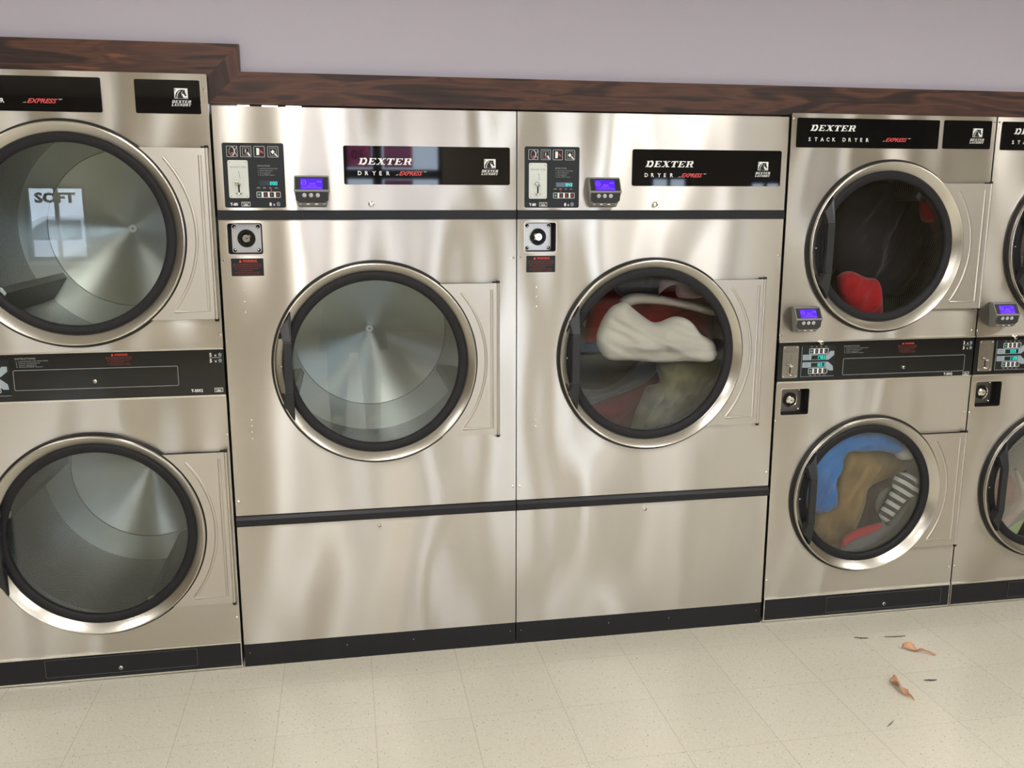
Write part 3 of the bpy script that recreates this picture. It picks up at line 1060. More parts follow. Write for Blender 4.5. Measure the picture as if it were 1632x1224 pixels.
# ------------------------------------------------------------------ dryer door and drum
def dryer_door(par, cx, cz, R, hx, hz, gr, glr, handle_x, notch=True):
    """R outer seal radius; hx, hz right edge / half height of the hinge plate; gr, glr gasket and glass radius"""
    Rs = R - 0.008
    yo = -0.030
    g = G()
    g.lathe([(Rs, 0.004), (Rs, -0.014), (Rs - 0.0005, -0.0225), (Rs - 0.0025, -0.0265), (Rs - 0.005, -0.0272), (Rs - 0.008, -0.0255),
             (gr + 0.002, -0.0065), (gr - 0.002, -0.002), (gr - 0.012, 0.003)], cx, cz, 128)
    door = g.build('door', M['rim'], par, smooth=35)
    G().lathe([(R - 0.010, 0.001), (R - 0.010, -0.010), (R - 0.002, -0.012), (R, -0.008), (R, 0.001)], cx, cz, 128).build('door_seal', M['seal'], door, smooth=40)
    # hinge plate: sheet running from the ring to the hinge edge, with a pressed rib
    Rp = R - 0.004
    a0 = math.asin(min(0.98, hz / Rp))
    n = 36
    arc = [(cx + Rp * cos(a0 - 2 * a0 * i / n), cz + Rp * sin(a0 - 2 * a0 * i / n)) for i in range(n + 1)]
    outer = arc + [(cx + hx, cz - hz), (cx + hx, cz + hz)]
    g = G().prism(outer, -0.016, -0.002)
    # pressed ribs
    Rr = R + 0.026
    b0 = math.asin(min(0.95, (hz - 0.03) / Rr))
    rib = [(cx + Rr * cos(b0 - 2 * b0 * i / n), cz + Rr * sin(b0 - 2 * b0 * i / n)) for i in range(n + 1)]
    xr = cx + hx - 0.026
    rib = [p for p in rib if p[0] < xr - 0.004]
    loops = [rib, [(xr, cz + hz - 0.022), (xr, cz - hz + 0.026), (rib[-1][0] - 0.0, cz - hz + 0.026)]]
    for L in loops:
        if len(L) > 1:
            g.tube([(p[0], -0.0125, p[1]) for p in L], 0.0062, 12)
    g.tube([(cx + hx - 0.004, -0.014, cz + hz), (cx + hx - 0.004, -0.014, cz - hz)], 0.0055, 10)
    hp = g.build('hinge_plate', M['plate'], door, smooth=35)
    for s_ in (1, -1):
        zc = cz + s_ * hz
        G().tube([(cx + hx - 0.004, -0.014, zc), (cx + hx - 0.004, -0.014, zc + s_ * 0.008)], [0.0075, 0.006], 10).build('hinge_pin', M['black'], hp, smooth=40)
        if s_ == 1:
            G().box(cx + hx - 0.022, cx + hx - 0.002, -0.012, -0.002, zc, zc + 0.005).build('hinge_bracket', M['black'], hp)
    # gasket and glass
    G().lathe([(gr + 0.001, 0.006), (gr, -0.002), (gr - 0.004, -0.0065), (gr - 0.010, -0.0075), (glr + 0.008, -0.0065), (glr + 0.002, -0.003), (glr, 0.003), (glr, 0.010)], cx, cz, 128).build('gasket', M['rubber'], door, smooth=45)
    G().prism(circ(cx, cz, glr + 0.003, 96), 0.005, 0.009).build('door_glass', M['glass'], door)
    # handle: two pointed feet on the ring joined by an upright bar
    hxr = cx + handle_x
    g = G()
    foot = [(0, 0.184), (-0.012, 0.158), (-0.036, 0.130), (-0.027, 0.088), (0, 0.088)]
    for s_ in (1, -1):
        pts = [(hxr + a, cz + s_ * b) for a, b in foot]
        yf = -0.058
        k = len(pts)
        # front face slopes from the rim (tip) to the bar
        fr_y = [-0.036, -0.040, -0.046, yf, yf]
        vs = [(p[0], yy, p[1]) for p, yy in zip(pts, fr_y)] + [(p[0], -0.020, p[1]) for p in pts]
        fs = [tuple(range(k)), tuple(reversed(range(k, 2 * k)))] + [(i, (i + 1) % k, (i + 1) % k + k, i + k) for i in range(k)]
        g.add(vs, fs)
    g.box(hxr - 0.027, hxr, -0.058, -0.040, cz - 0.0875, cz + 0.0875)
    h = g.build('door_handle', M['handle'], door)
    md = h.modifiers.new('bevel', 'BEVEL')
    md.width = 0.0018
    md.segments = 2
    screw(door, cx - Rs + 0.026, cz, 0.003, -0.018, 'striker_screw')
    return door


def dryer_drum(par, cx, cz, Ro, Rd, depth, baffle_deg, hub_z=0.0):
    """opening collar, perforated drum, plain rear wall with cone and hub, three lifting ribs"""
    y1, y2 = 0.02, 0.09
    g = G()
    g.lathe([(Ro + 0.004, y1), (Ro + 0.002, 0.05), (Ro + 0.01, y2), (Rd + 0.03, y2 + 0.004)], 0, 0, 96)
    drum = g.build('drum_collar', M['drum_plain'], par, loc=(cx, 0, cz), smooth=35)
    # perforated cylinder with UVs in metres
    N, K = 96, 6
    vs, fs, uvs = [], [], []
    me = bpy.data.meshes.new('drum')
    for i in range(N + 1):
        a = 2 * pi * i / N
        for k in range(K + 1):
            yy = y2 + (depth - y2) * k / K
            vs.append((Rd * cos(a), yy, Rd * sin(a)))
    for i in range(N):
        for k in range(K):
            fs.append((i * (K + 1) + k, (i + 1) * (K + 1) + k, (i + 1) * (K + 1) + k + 1, i * (K + 1) + k + 1))
    me.from_pydata(vs, [], fs)
    uvl = me.uv_layers.new(name='UVMap')
    for p in me.polygons:
        for li in p.loop_indices:
            vi = me.loops[li].vertex_index
            i, k = divmod(vi, K + 1)
            uvl.data[li].uv = (2 * pi * Rd * i / N, (depth - y2) * k / K)
    me.materials.append(M['perf'])
    me.shade_smooth()
    o = bpy.data.objects.new('drum', me)
    COL.objects.link(o)
    o.parent = par
    o.location = (cx, 0, cz)
    # rear wall
    g = G().lathe([(0.012, depth), (0.05, depth - 0.002), (Rd * 0.74, depth - 0.055), (Rd * 0.745, depth - 0.060), (Rd, depth - 0.062)], 0, 0, 128)
    w = g.build('drum_rear_wall', M['turned'], par, loc=(cx, 0, cz), smooth=20)
    g = G()
    g.disc(0.0165, depth - 0.010, depth, 0, 0, 32, 0.001, 0)
    g.disc(0.003, depth - 0.011, depth - 0.010, 0, 0, 12, 0, 1)
    g.build('hub', [M['hub'], M['hole']], w, smooth=40)
    # ribs
    for kk in range(3):
        a = radians(baffle_deg + 120 * kk)
        ca, sa = cos(a), sin(a)

        def P(rr, tt, yy):
            return (rr * ca - tt * sa, yy, rr * sa + tt * ca)
        hgt = Rd * 0.24
        b = 0.05
        ya, yb = y2 + 0.02, depth - 0.062
        me = bpy.data.meshes.new('lifting_rib')
        vs = [P(Rd - 0.002, -b, ya), P(Rd - hgt, -0.012, ya + 0.03), P(Rd - hgt, 0.012, ya + 0.03), P(Rd - 0.002, b, ya),
              P(Rd - 0.002, -b, yb), P(Rd - hgt, -0.012, yb), P(Rd - hgt, 0.012, yb), P(Rd - 0.002, b, yb)]
        fs = [(0, 1, 5, 4), (1, 2, 6, 5), (2, 3, 7, 6), (0, 3, 2, 1)]
        me.from_pydata(vs, [], fs)
        uvl = me.uv_layers.new(name='UVMap')
        L = yb - ya
        side = hypot(b, hgt)
        uvq = {0: [(0, 0), (side, 0), (side, L), (0, L)], 1: [(0.0, 0.0)] * 4, 2: [(0, 0), (side, 0), (side, L), (0, L)], 3: [(0.0, 0.0)] * 4}
        for pi_, p in enumerate(me.polygons):
            for j, li in enumerate(p.loop_indices):
                uvl.data[li].uv = uvq[pi_][j]
        me.materials.append(M['perf'])
        me.materials.append(M['drum_plain'])
        me.polygons[1].material_index = 1
        me.polygons[3].material_index = 1
        o = bpy.data.objects.new('lifting_rib', me)
        COL.objects.link(o)
        o.parent = par
        o.location = (cx, 0, cz)


def hypot(a, b):
    return sqrt(a * a + b * b)


def cabinet(par, W, H, D=1.12, inset=0.004):
    g = G()
    t = 0.004
    g.box(inset, inset + t, 0.012, D, 0.01, H - 0.004)
    g.box(W - inset - t, W - inset, 0.012, D, 0.01, H - 0.004)
    g.box(inset, W - inset, 0.012, D, H - 0.008, H - 0.004)
    g.box(inset, W - inset, D, D + t, 0.01, H - 0.004)
    g.box(inset, W - inset, 0.03, D, 0.0, 0.02)
    g.box(inset, W - inset, 0.10, 0.104, 0.02, H - 0.01) if False else None
    return g.build('cabinet', M['galv'], par)


# ------------------------------------------------------------------ large single dryer
def big_dryer(x0, label, time_, led_on, reader_dx, price, baffle):
    r = root('tumble_dryer', (x0, 0, 0), label, 'dryer', 'large single-drum dryers')
    W, H = 0.981, 1.92
    e = 0.0018
    cabinet(r, W, H)
    cx, cz = 0.495, 1.083
    # sheets
    G().prism(rrect(e, 1.5965, W - e, H, 0.003), 0.0, 0.014).build('control_fascia', M['steel'], r)
    lk0 = (0.0275, 1.4548, 0.1385, 1.5556)
    G().prism(rrect(e, 0.5635, W - e, 1.5655, 0.002), 0.0, 0.012,
              [circ(cx, cz, 0.336, 96), rrect(*lk0, 0.008)]).build('front_panel', M['steel'], r)
    G().prism([(e, 0.086), (W - e, 0.086), (W - e, 0.526), (e, 0.526)], 0.0, 0.012).build('lower_panel', M['steel'], r)
    for nm, z0, z1, yb in (('upper_band', 1.566, 1.5958, -0.006), ('lower_band', 0.5255, 0.5635, -0.012), ('kick_plate', 0.0, 0.0855, 0.002)):
        g = G()
        if nm == 'lower_band':
            sec = [(0.004, z0), (-0.010, z0 + 0.001), (-0.012, z0 + 0.006), (-0.011, z1 - 0.014), (-0.004, z1 - 0.004), (0.004, z1)]
            n = len(sec)
            vs = [(e, a, b) for a, b in sec] + [(W - e, a, b) for a, b in sec]
            g.add(vs, [tuple(range(n)), tuple(range(2 * n - 1, n - 1, -1))] + [(i, i + n, (i + 1) % n + n, (i + 1) % n) for i in range(n)])
        else:
            g.box(e, W - e, yb, 0.012, z0, z1)
        g.build(nm, M['black'], r)
    # left printed control panel
    px0, pz0, px1, pz1 = 0.0265, 1.605, 0.2173, 1.8075
    yp = -0.0022
    cp = G().prism(rrect(px0, pz0, px1, pz1, 0.006), yp, 0.0).build('control_panel', M['matte'], r)
    g = G()
    rd = G()
    for i, bx in enumerate((0.0405, 0.0830, 0.1247, 0.1676)):
        bz0, s = 1.7643, 0.0328
        g.line(rrect(bx, bz0, bx + s, bz0 + s, 0.002), 0.0008, yp - 0.0003, yp, closed=True)
        u = lambda a, b: (bx + s * a, bz0 + s * b)
        if i == 0:
            g.line([u(0.5 + 0.28 * cos(t), 0.5 + 0.42 * sin(t)) for t in [k * pi / 10 - pi / 2 for k in range(21)]], 0.0006, yp - 0.0003, yp)
            g.line([u(0.55, 0.95), u(0.72, 0.7), u(0.72, 0.4), u(0.55, 0.12)], 0.0016, yp - 0.0004, yp)
            g.line([u(0.98, 0.95), u(0.72, 0.5), u(0.98, 0.08)], 0.0009, yp - 0.0003, yp)
            rd.prism([u(a, b) for a, b in ((0.42, 0.2), (0.62, 0.2), (0.66, 0.36), (0.5, 0.44), (0.38, 0.34))], yp - 0.0006, yp)
        if i in (1, 3):
            g.line(rrect(*u(0.2, 0.15), *u(0.82, 0.85), 0.001), 0.0005, yp - 0.0003, yp, closed=True)
        if i == 1:
            g.line([u(0.48, 0.72), u(0.48, 0.42)], 0.0022, yp - 0.0003, yp)
            rd.prism([u(a, b) for a, b in ((0.42, 0.44), (0.54, 0.44), (0.64, 0.3), (0.5, 0.26), (0.42, 0.32))], yp - 0.0006, yp)
            g.prism([u(a, b) for a, b in ((0.64, 0.42), (0.7, 0.46), (0.9, 0.2), (0.92, 0.04), (0.78, 0.1), (0.66, 0.28))], yp - 0.0004, yp)
        if i == 2:
            g.prism([u(a, b) for a, b in ((0.24, 0.16), (0.5, 0.2), (0.52, 0.82), (0.24, 0.84))], yp - 0.0003, yp)
            rd.prism([u(a, b) for a, b in ((0.54, 0.6), (0.68, 0.64), (0.9, 0.4), (0.84, 0.32), (0.58, 0.48))], yp - 0.0006, yp)
        if i == 3:
            g.prism([u(a, b) for a, b in ((0.28, 0.5), (0.48, 0.7), (0.66, 0.5), (0.46, 0.28))], yp - 0.0003, yp)
            g.prism([u(a, b) for a, b in ((0.62, 0.4), (0.7, 0.36), (0.92, 0.12), (0.9, 0.02), (0.76, 0.14), (0.6, 0.3))], yp - 0.0004, yp)
    g.text('T-80', 0.0430, 1.6110, 0.0088, yp - 0.0003, w=0.0235, bold=0.03)
    usa_box(g, 0.0785, 1.6095, 0.1045, 1.6222, yp)
    g.text('8', 0.1650, 1.6105, 0.0105, yp - 0.0003, bold=0.03)
    g.text('x', 0.1765, 1.6105, 0.0100, yp - 0.0003)
    for i, s in enumerate(('START', 'HIGH', 'MED', 'LOW')):
        g.text(s, 0.1275 + 0.0185 * i + 0.006, 1.6660, 0.0026, yp - 0.0003, align='C')
    # row of four push buttons in a white frame
    g.line(rrect(0.1272, 1.6372, 0.2008, 1.6545, 0.002), 0.0012, yp - 0.0005, yp, closed=True)
    for i in range(3):
        bx = 0.1420 + 0.0195 * i
        g.box(bx, bx + 0.0058, yp - 0.0005, yp, 1.6375, 1.6542)
    g.build('panel_lettering', M['white'], cp)
    rd.build('pictogram_red_print', M['red_ink'], cp)
    basket_g = G()
    basket(basket_g, 0.1870, 1.6105, 0.0125, yp)
    basket_g.build('basket_symbol', M['silver_ink'], cp)
    gb = G()
    gb.prism([(0.1347 + 0.005 * cos(t), 1.6458 + 0.005 * sin(t)) for t in [k * pi / 2 for k in range(4)]], yp - 0.0006, yp)
    gb.build('start_symbol', M['green_ink'], cp)
    for i in range(3):
        bx = 0.1535 + 0.0193 * i
        G().line([(bx, 1.650), (bx + 0.0015, 1.6455), (bx, 1.641)], 0.0018, yp - 0.0006, yp).build('heat_symbol', M['red_ink'], cp)
    instr_text(cp, 0.1330, 1.7060, 0.1960, 1.7400, yp - 0.0003)
    coin_slide(cp, 0.0414, 1.6350, 0.1038, 1.7537, yp)
    G().box(0.1363, 0.1940, yp - 0.0004, yp, 1.6745, 1.6895).build('display_window', M['lcd_off'], cp)
    g = G()
    digits(g, time_, 0.1690, 1.6768, 0.0100, 0.0245, yp - 0.0004)
    g.build('display_digits', M['digit'], cp)
    G().disc(0.0017 if led_on == 'MED' else 0.0011, yp - 0.0008, yp, 0.1730 if led_on == 'MED' else 0.1525, 1.6608, 10).build('indicator_lamp', M['led_red'], cp)
    # name plate
    npn = G().prism(rrect(0.4058, 1.6797, 0.9570, 1.8030, 0.006), yp, 0.0).build('name_plate', M['gloss'], r)
    g = G()
    serif_word(g, 'DEXTER', 0.452, 1.7435, 0.0205, 0.180, yp - 0.0003)
    g.build('word_mark', M['white'], npn)
    g = G()
    for i, c in enumerate('DRYER'):
        g.text(c, 0.4510 + 0.0232 * i, 1.7098, 0.0128, yp - 0.0003, bold=0.018)
    g.build('name_lettering', M['white'], npn)
    express_logo(npn, 0.572, 1.7098, 0.106, 0.0130, yp - 0.0003)
    emblem(npn, 0.8695, 1.7345, 0.9082, 1.7645, yp)
    cam_lock(r, 0.4912, 1.6165, 0.0105)
    cam_lock(r, 0.488, 0.5010, 0.0080)
    lock_recess(r, *lk0, plate='light')
    wl = G().prism(rrect(0.0342, 1.3850, 0.1365, 1.4420, 0.002), -0.0012, 0.0).build('warning_label', M['matte'], r)
    warn_text(wl, 0.0342, 1.3850, 0.1365, 1.4420, -0.0016)
    for z in (1.3335, 1.3000, 1.2665, 0.9010, 0.8800, 0.8590, 0.8360):
        G().lathe([(1e-5, -0.003), (0.0025, -0.0025), (0.0038, 0)], 0.0705, z, 14).build('rivet', M['chrome'], r, smooth=50)
    for x, z in ((0.0115, 1.4355), (0.9690, 1.4355), (0.0125, 0.6150), (0.9685, 0.6155)):
        screw(r, x, z, 0.0046)
    for x in (0.02, 0.36, 0.60, 0.96):
        screw(r, x, 0.052, 0.0022, 0.002, 'kick_screw')
    dryer_door(r, cx, cz, 0.350, 0.4225, 0.268, 0.3135, 0.2815, -0.2785)
    dryer_drum(r, cx, cz, 0.30, 0.44, 0.905, baffle)
    card_reader(r, reader_dx, 1.612, price=price)
    return r


def ctrl_two(par, dx, upper, lower, yp, dz=0.0):
    """two-pocket timer panel with grey arrows, displays and push buttons"""
    X = lambda a: a + dx
    Z = lambda b: b + dz
    g = G().prism(rrect(X(0.0945), Z(0.9818), X(0.2328), Z(1.0998), 0.004), yp - 0.0008, yp)
    cp = g.build('timer_panel', M['matte'], par)
    y = yp - 0.0008
    G().prism([(X(a), Z(b)) for a, b in ((0.1003, 1.0455), (0.2050, 1.0449), (0.2265, 1.0619), (0.2265, 1.0777), (0.2104, 1.0780), (0.2021, 1.0655), (0.1003, 1.0662))], y - 0.0004, y).build('arrow_marking', M['silver_ink'], cp)
    G().prism([(X(a), Z(b)) for a, b in ((0.1003, 1.0172), (0.1980, 1.0160), (0.2100, 1.0034), (0.2265, 1.0034), (0.2240, 1.0206), (0.2041, 1.0371), (0.1003, 1.0374))], y - 0.0004, y).build('arrow_marking', M['silver_ink'], cp)
    G().line([(X(0.0955), Z(1.098)), (X(0.0955), Z(0.9828)), (X(0.2320), Z(0.9828))], 0.0012, y - 0.0003, y).build('panel_border', M['silver_ink'], cp)
    for z0, val in ((1.0470, upper), (1.0190, lower)):
        G().box(X(0.1350), X(0.1928), y - 0.0007, y, Z(z0), Z(z0 + 0.0158)).build('display_window', M['lcd_off'], cp)
        g = G()
        digits(g, val, X(0.1560), Z(z0 + 0.0022), 0.0115, 0.0350, y - 0.0007)
        g.build('display_digits', M['digit'], cp)
    for bz, tz in ((1.0690, 1.0945), (0.9940, 0.9865)):
        g = G().line(rrect(X(0.1262), Z(bz), X(0.2018), Z(bz + 0.0190), 0.002), 0.0014, y - 0.0005, y, closed=True)
        for i in range(3):
            bx = 0.1425 + 0.0187 * i
            g.box(X(bx), X(bx + 0.0062), y - 0.0005, y, Z(bz + 0.0004), Z(bz + 0.0186))
        g.build('button_row', M['white'], cp)
        G().prism([(X(0.1345) + 0.005 * cos(t), Z(bz + 0.0095) + 0.0055 * sin(t)) for t in [k * pi / 2 for k in range(4)]], y - 0.0006, y).build('start_symbol', M['green_ink'], cp)
        for i in range(3):
            bx = 0.1530 + 0.0190 * i
            G().line([(X(bx), Z(bz + 0.014)), (X(bx + 0.0022), Z(bz + 0.0095)), (X(bx), Z(bz + 0.005))], 0.0013, y - 0.0006, y).build('heat_symbol', M['grey_ink'], cp)
        g = G()
        for i, t in enumerate(('START', 'HIGH', 'MED', 'LOW')):
            g.text(t, X(0.1345 + 0.0190 * i), Z(tz), 0.0024, y - 0.0003, align='C')
        g.build('button_lettering', M['white'], cp)
    g = G()
    g.text('UPPER', X(0.1085), Z(1.0575), 0.0040, y - 0.0006, w=0.017)
    g.text('DRYER', X(0.1085), Z(1.0500), 0.0040, y - 0.0006, w=0.017)
    g.text('LOWER', X(0.1085), Z(1.0290), 0.0040, y - 0.0006, w=0.017)
    g.text('DRYER', X(0.1085), Z(1.0215), 0.0040, y - 0.0006, w=0.017)
    g.build('arrow_lettering', M['dim_ink'], cp)
    for lx, lz in ((0.1720, 1.0925), (0.1535, 0.9895)):
        G().disc(0.0010, y - 0.0006, y, X(lx), Z(lz), 10).build('indicator_lamp', M['led_red'], cp)
    return cp


# ------------------------------------------------------------------ two-pocket stack dryers
def stack_dryer(x0, label, P, times, baffles, reader=True):
    r = root('stack_dryer', (x0, 0, 0), label, 'dryer', 'stacked two-drum dryers')
    W, H = P['W'], P['H']
    e = 0.0018
    cabinet(r, W, H)
    cx = P['cx']
    zm0, zm1 = P['zm']
    yb = 0.0
    tr = 0.006
    G().prism(rrect(e, zm1 + tr, W - e, H, 0.005), 0.0, 0.02, [circ(cx, P['cu'], P['R'] - 0.014, 96)]).build('upper_front_panel', M['steel'], r)
    lk0 = P['lock']
    G().prism([(e, P['zk'] + tr), (W - e, P['zk'] + tr), (W - e, zm0 - tr), (e, zm0 - tr)], 0.0, 0.012,
              [circ(cx, P['cl'], P['R'] - 0.014, 96), rrect(*lk0, 0.006)]).build('lower_front_panel', M['steel'], r)
    for bx in ((e, W - e, -0.004, 0.012, zm1, zm1 + tr), (e, W - e, -0.004, 0.012, zm0 - tr, zm0), (e, W - e, -0.004, 0.012, P['zk'], P['zk'] + tr),
               (e, W - e, -0.004, 0.012, 0.004, 0.010), (e, e + 0.003, -0.003, 0.012, 0.010, P['zk']), (W - e - 0.003, W - e, -0.003, 0.012, 0.010, P['zk'])):
        G().box(*bx).build('trim_strip', M['bright'], r)
    mid = G().box(e, W - e, -0.001, 0.012, zm0, zm1).build('control_band', M['gloss'], r)
    yp = -0.001
    kick = G().box(e + 0.003, W - e - 0.003, 0.001, 0.012, 0.010, P['zk']).build('kick_plate', M['black'], r)
    # drawer outlines
    d = P['drawer']
    dg = G().prism(rrect(d[0], d[1], d[2], d[3], 0.004), yp - 0.0012, yp).build('lint_drawer', M['gloss'], r)
    G().line(rrect(d[0], d[1], d[2], d[3], 0.004), 0.0014, yp - 0.0018, yp, closed=True).build('drawer_outline', M['grey_ink'], dg)
    cam_lock(r, (d[0] + d[2]) / 2 - P.get('ks', 0.006), (d[1] + d[3]) / 2 - 0.009, 0.0070, yp, 'drawer_lock')
    d = P['kdrawer']
    dk = G().prism(rrect(d[0], d[1], d[2], d[3], 0.003), -0.001, 0.001).build('kick_drawer', M['black'], r)
    G().line(rrect(d[0], d[1], d[2], d[3], 0.003), 0.0010, -0.0016, -0.001, closed=True).build('drawer_outline', M['dim_ink'], dk)
    cam_lock(r, (d[0] + d[2]) / 2 - 0.004, (d[1] + d[3]) / 2 - 0.012, 0.0078, -0.001, 'kick_lock')
    ctrl_two(r, P['ctrl_dx'], times[0], times[1], yp, P['ctrl_dz'])
    cx_, cz_ = P['ctrl_dx'], P['ctrl_dz']
    coin_slide(r, 0.0195 + cx_, 0.9795 + cz_, 0.0825 + cx_, 1.1008 + cz_, yp, mt='grey_plate2')
    # printing on the band
    g = G()
    n = P['count']
    xr, zt = P['count_at']
    for k in range(2):
        z = zt - 0.0198 * k
        g.text('%d' % n, xr, z, 0.0115, yp - 0.0003, bold=0.02)
        g.text('x', xr + 0.0155, z, 0.0095, yp - 0.0003)
    g.line([(xr, zt - 0.004), (xr + 0.036, zt - 0.004)], 0.0007, yp - 0.0003, yp)
    g.build('count_lettering', M['white'], mid)
    g = G()
    g.text(P['model'], P['model_at'][0], P['model_at'][1], 0.0095, yp - 0.0003, w=0.037, bold=0.02)
    g.build('model_lettering', M['white'], mid)
    g = G()
    u = P['usa_at']
    usa_box(g, u[0], u[1], u[0] + 0.0255, u[1] + 0.0125, yp)
    g.build('origin_mark', M['white'], mid)
    for k in range(2):
        g = G()
        basket(g, xr + 0.0275, zt - 0.0198 * k, 0.0115, yp)
        g.build('basket_symbol', M['silver_ink'], mid)
    i = P['instr']
    instr_text(mid, i[0], i[1], i[2], i[3], yp - 0.0003)
    w = P['warn']
    warn_text(mid, w[0], w[1], w[2], w[3], yp - 0.0003)
    cam_lock(r, P['band_lock'], zm1 - 0.003, 0.0085, -0.004, 'panel_lock')
    # name plates
    y2 = -0.0022
    a = P['plate_a']
    pa = G().prism(rrect(*a, 0.005), y2, 0.0).build('name_plate', M['gloss'], r)
    g = G()
    dxn = P['name_dx']
    dzn = P['name_dz']
    serif_word(g, 'DEXTER', 0.0725 + dxn, 1.8738 + dzn, 0.0200, 0.180, y2 - 0.0003)
    g.build('word_mark', M['white'], pa)
    g = G()
    xx = 0.0685 + dxn
    st = 'STACK DRYER'
    for k, c in enumerate(st):
        if c == ' ':
            g.build('name_lettering', M['white'], pa)
            g = G()
        else:
            g.text(c, xx + 0.02295 * k - (0.006 if k > 5 else 0), 1.8382 + dzn, 0.0128, y2 - 0.0003, bold=0.018)
    g.build('name_lettering', M['white'], pa)
    ex = P['express']
    express_logo(pa, ex[0], ex[1], 0.117, 0.0128, y2 - 0.0003)
    b = P['plate_b']
    pb = G().prism(rrect(*b, 0.005), y2, 0.0).build('emblem_plate', M['gloss'], r)
    em = P['emblem']
    emblem(pb, em[0], em[1], em[0] + 0.0400, em[1] + 0.0310, y2)
    lock_recess(r, *lk0)
    for x, z in P['screws']:
        screw(r, x, z, 0.0042)
    for cz, bf in ((P['cu'], baffles[0]), (P['cl'], baffles[1])):
        dryer_door(r, cx, cz, P['R'], P['hx'], P['hz'], P['gr'], P['glr'], P['handle'])
        dryer_drum(r, cx, cz, P['glr'] + 0.018, P['Rd'], P['depth'], bf)
    if reader:
        card_reader(r, *P['reader'], w=0.105, hgt=0.086, price='$0.25')
    return r


M['grey_plate2'] = mat('stainless_coin_plate', rgb(165, 160, 152), 0.22, 0.9)

P30 = dict(W=0.8155, H=1.9336, cx=0.4008, cu=1.4610, cl=0.5075, R=0.3172, zm=(0.9665, 1.1140), zk=0.0957,
           lock=(0.0225, 0.8365, 0.1370, 0.9375), drawer=(0.2665, 0.9845, 0.7775, 1.0470), kdrawer=(0.2683, 0.0195, 0.7770, 0.0845),
           ctrl_dx=0.0, ctrl_dz=0.0, count=3, count_at=(0.7665, 1.0885), model='T-30X2', model_at=(0.6940, 0.9695), usa_at=(0.7775, 0.9670),
           instr=(0.2660, 1.0670, 0.3670, 1.0970), warn=(0.4840, 1.0610, 0.5740, 1.1045), band_lock=0.1675,
           plate_a=(0.0222, 1.8160, 0.5820, 1.9180), plate_b=(0.6000, 1.8180, 0.7960, 1.9190), name_dx=0, name_dz=0,
           express=(0.3545, 1.8400), emblem=(0.7195, 1.8605), screws=((0.0095, 1.9145), (0.8065, 1.9145), (0.0065, 1.1395), (0.8000, 1.1410), (0.0070, 0.8160), (0.8030, 0.8170), (0.0080, 0.1755), (0.8010, 0.1735)),
           hx=0.4105, hz=0.232, gr=0.2765, glr=0.2455, handle=-0.2370, Rd=0.365, depth=0.80, reader=(0.0375, 1.160))
P50 = dict(W=0.876, H=2.0141, cx=0.4350, cu=1.5185, cl=0.5260, R=0.3555, zm=(0.9924, 1.1451), zk=0.0952,
           lock=(0.0225, 0.8600, 0.1370, 0.9610), drawer=(0.2255, 1.0281, 0.7265, 1.0930), kdrawer=(0.2260, 0.0228, 0.7230, 0.0865),
           ctrl_dx=-0.018, ctrl_dz=0.029, count=5, count_at=(0.8290, 1.1215), model='T-50X2', model_at=(0.7645, 1.0035), usa_at=(0.8395, 1.0020),
           instr=(0.2340, 1.1020, 0.3330, 1.1340), warn=(0.5010, 1.0985, 0.5920, 1.1420), band_lock=0.15,
           plate_a=(0.0222, 1.8930, 0.5605, 1.9965), plate_b=(0.6580, 1.8930, 0.8525, 1.9945), name_dx=-0.02, name_dz=0.079,
           express=(0.3320, 1.9178), emblem=(0.7750, 1.9388), screws=((0.0095, 1.967), (0.8640, 1.9673), (0.0095, 1.193), (0.8670, 1.1931), (0.8690, 0.8536), (0.8650, 0.1914)),
           hx=0.4310, hz=0.271, gr=0.3160, glr=0.2850, handle=-0.2860, Rd=0.415, depth=0.88, reader=(0.0375, 1.190))

stack_dryer(-0.881, 'tall empty stainless stack dryer at far left, taller than its neighbours', P50, ('2000', '2000'), (95, 172))
big_dryer(0.0, 'large single steel dryer standing empty, display reading 2.00', ' 200'[1:], 'MED', 0.2455, '$2.00', 330)
big_dryer(0.981, 'large single steel dryer with cream fleece and red clothes tumbling inside', '943', 'HIGH', 0.241, '$2.00', 60)
stack_dryer(1.9688, 'stack dryer right of the big dryers, blue and striped clothes in its lower drum', P30, ('1783', '1651'), (40, 20))
stack_dryer(2.7862, 'stack dryer cut off by the right edge, lime green cloth in its lower drum', P30, ('559 ', '1128'), (10, 70))


# ------------------------------------------------------------------ laundry in the drums
def ray(u, w, y):
    d = _f + RT * ((u - 816) / FPX) + UP * ((612 - w) / FPX)
    k = (y - CAM_POS.y) / d.y
    p = CAM_POS + d * k
    return (p.x, p.z)


def smooth_loop(pts, sub=5):
    n = len(pts)
    out = []
    for i in range(n):
        p0, p1, p2, p3 = (np.array(pts[(i + k) % n]) for k in (-1, 0, 1, 2))
        for j in range(sub):
            t = j / sub
            q = 0.5 * ((2 * p1) + (-p0 + p2) * t + (2 * p0 - 5 * p1 + 4 * p2 - p3) * t * t + (-p0 + 3 * p1 - 3 * p2 + p3) * t ** 3)
            out.append(tuple(q))
    return out


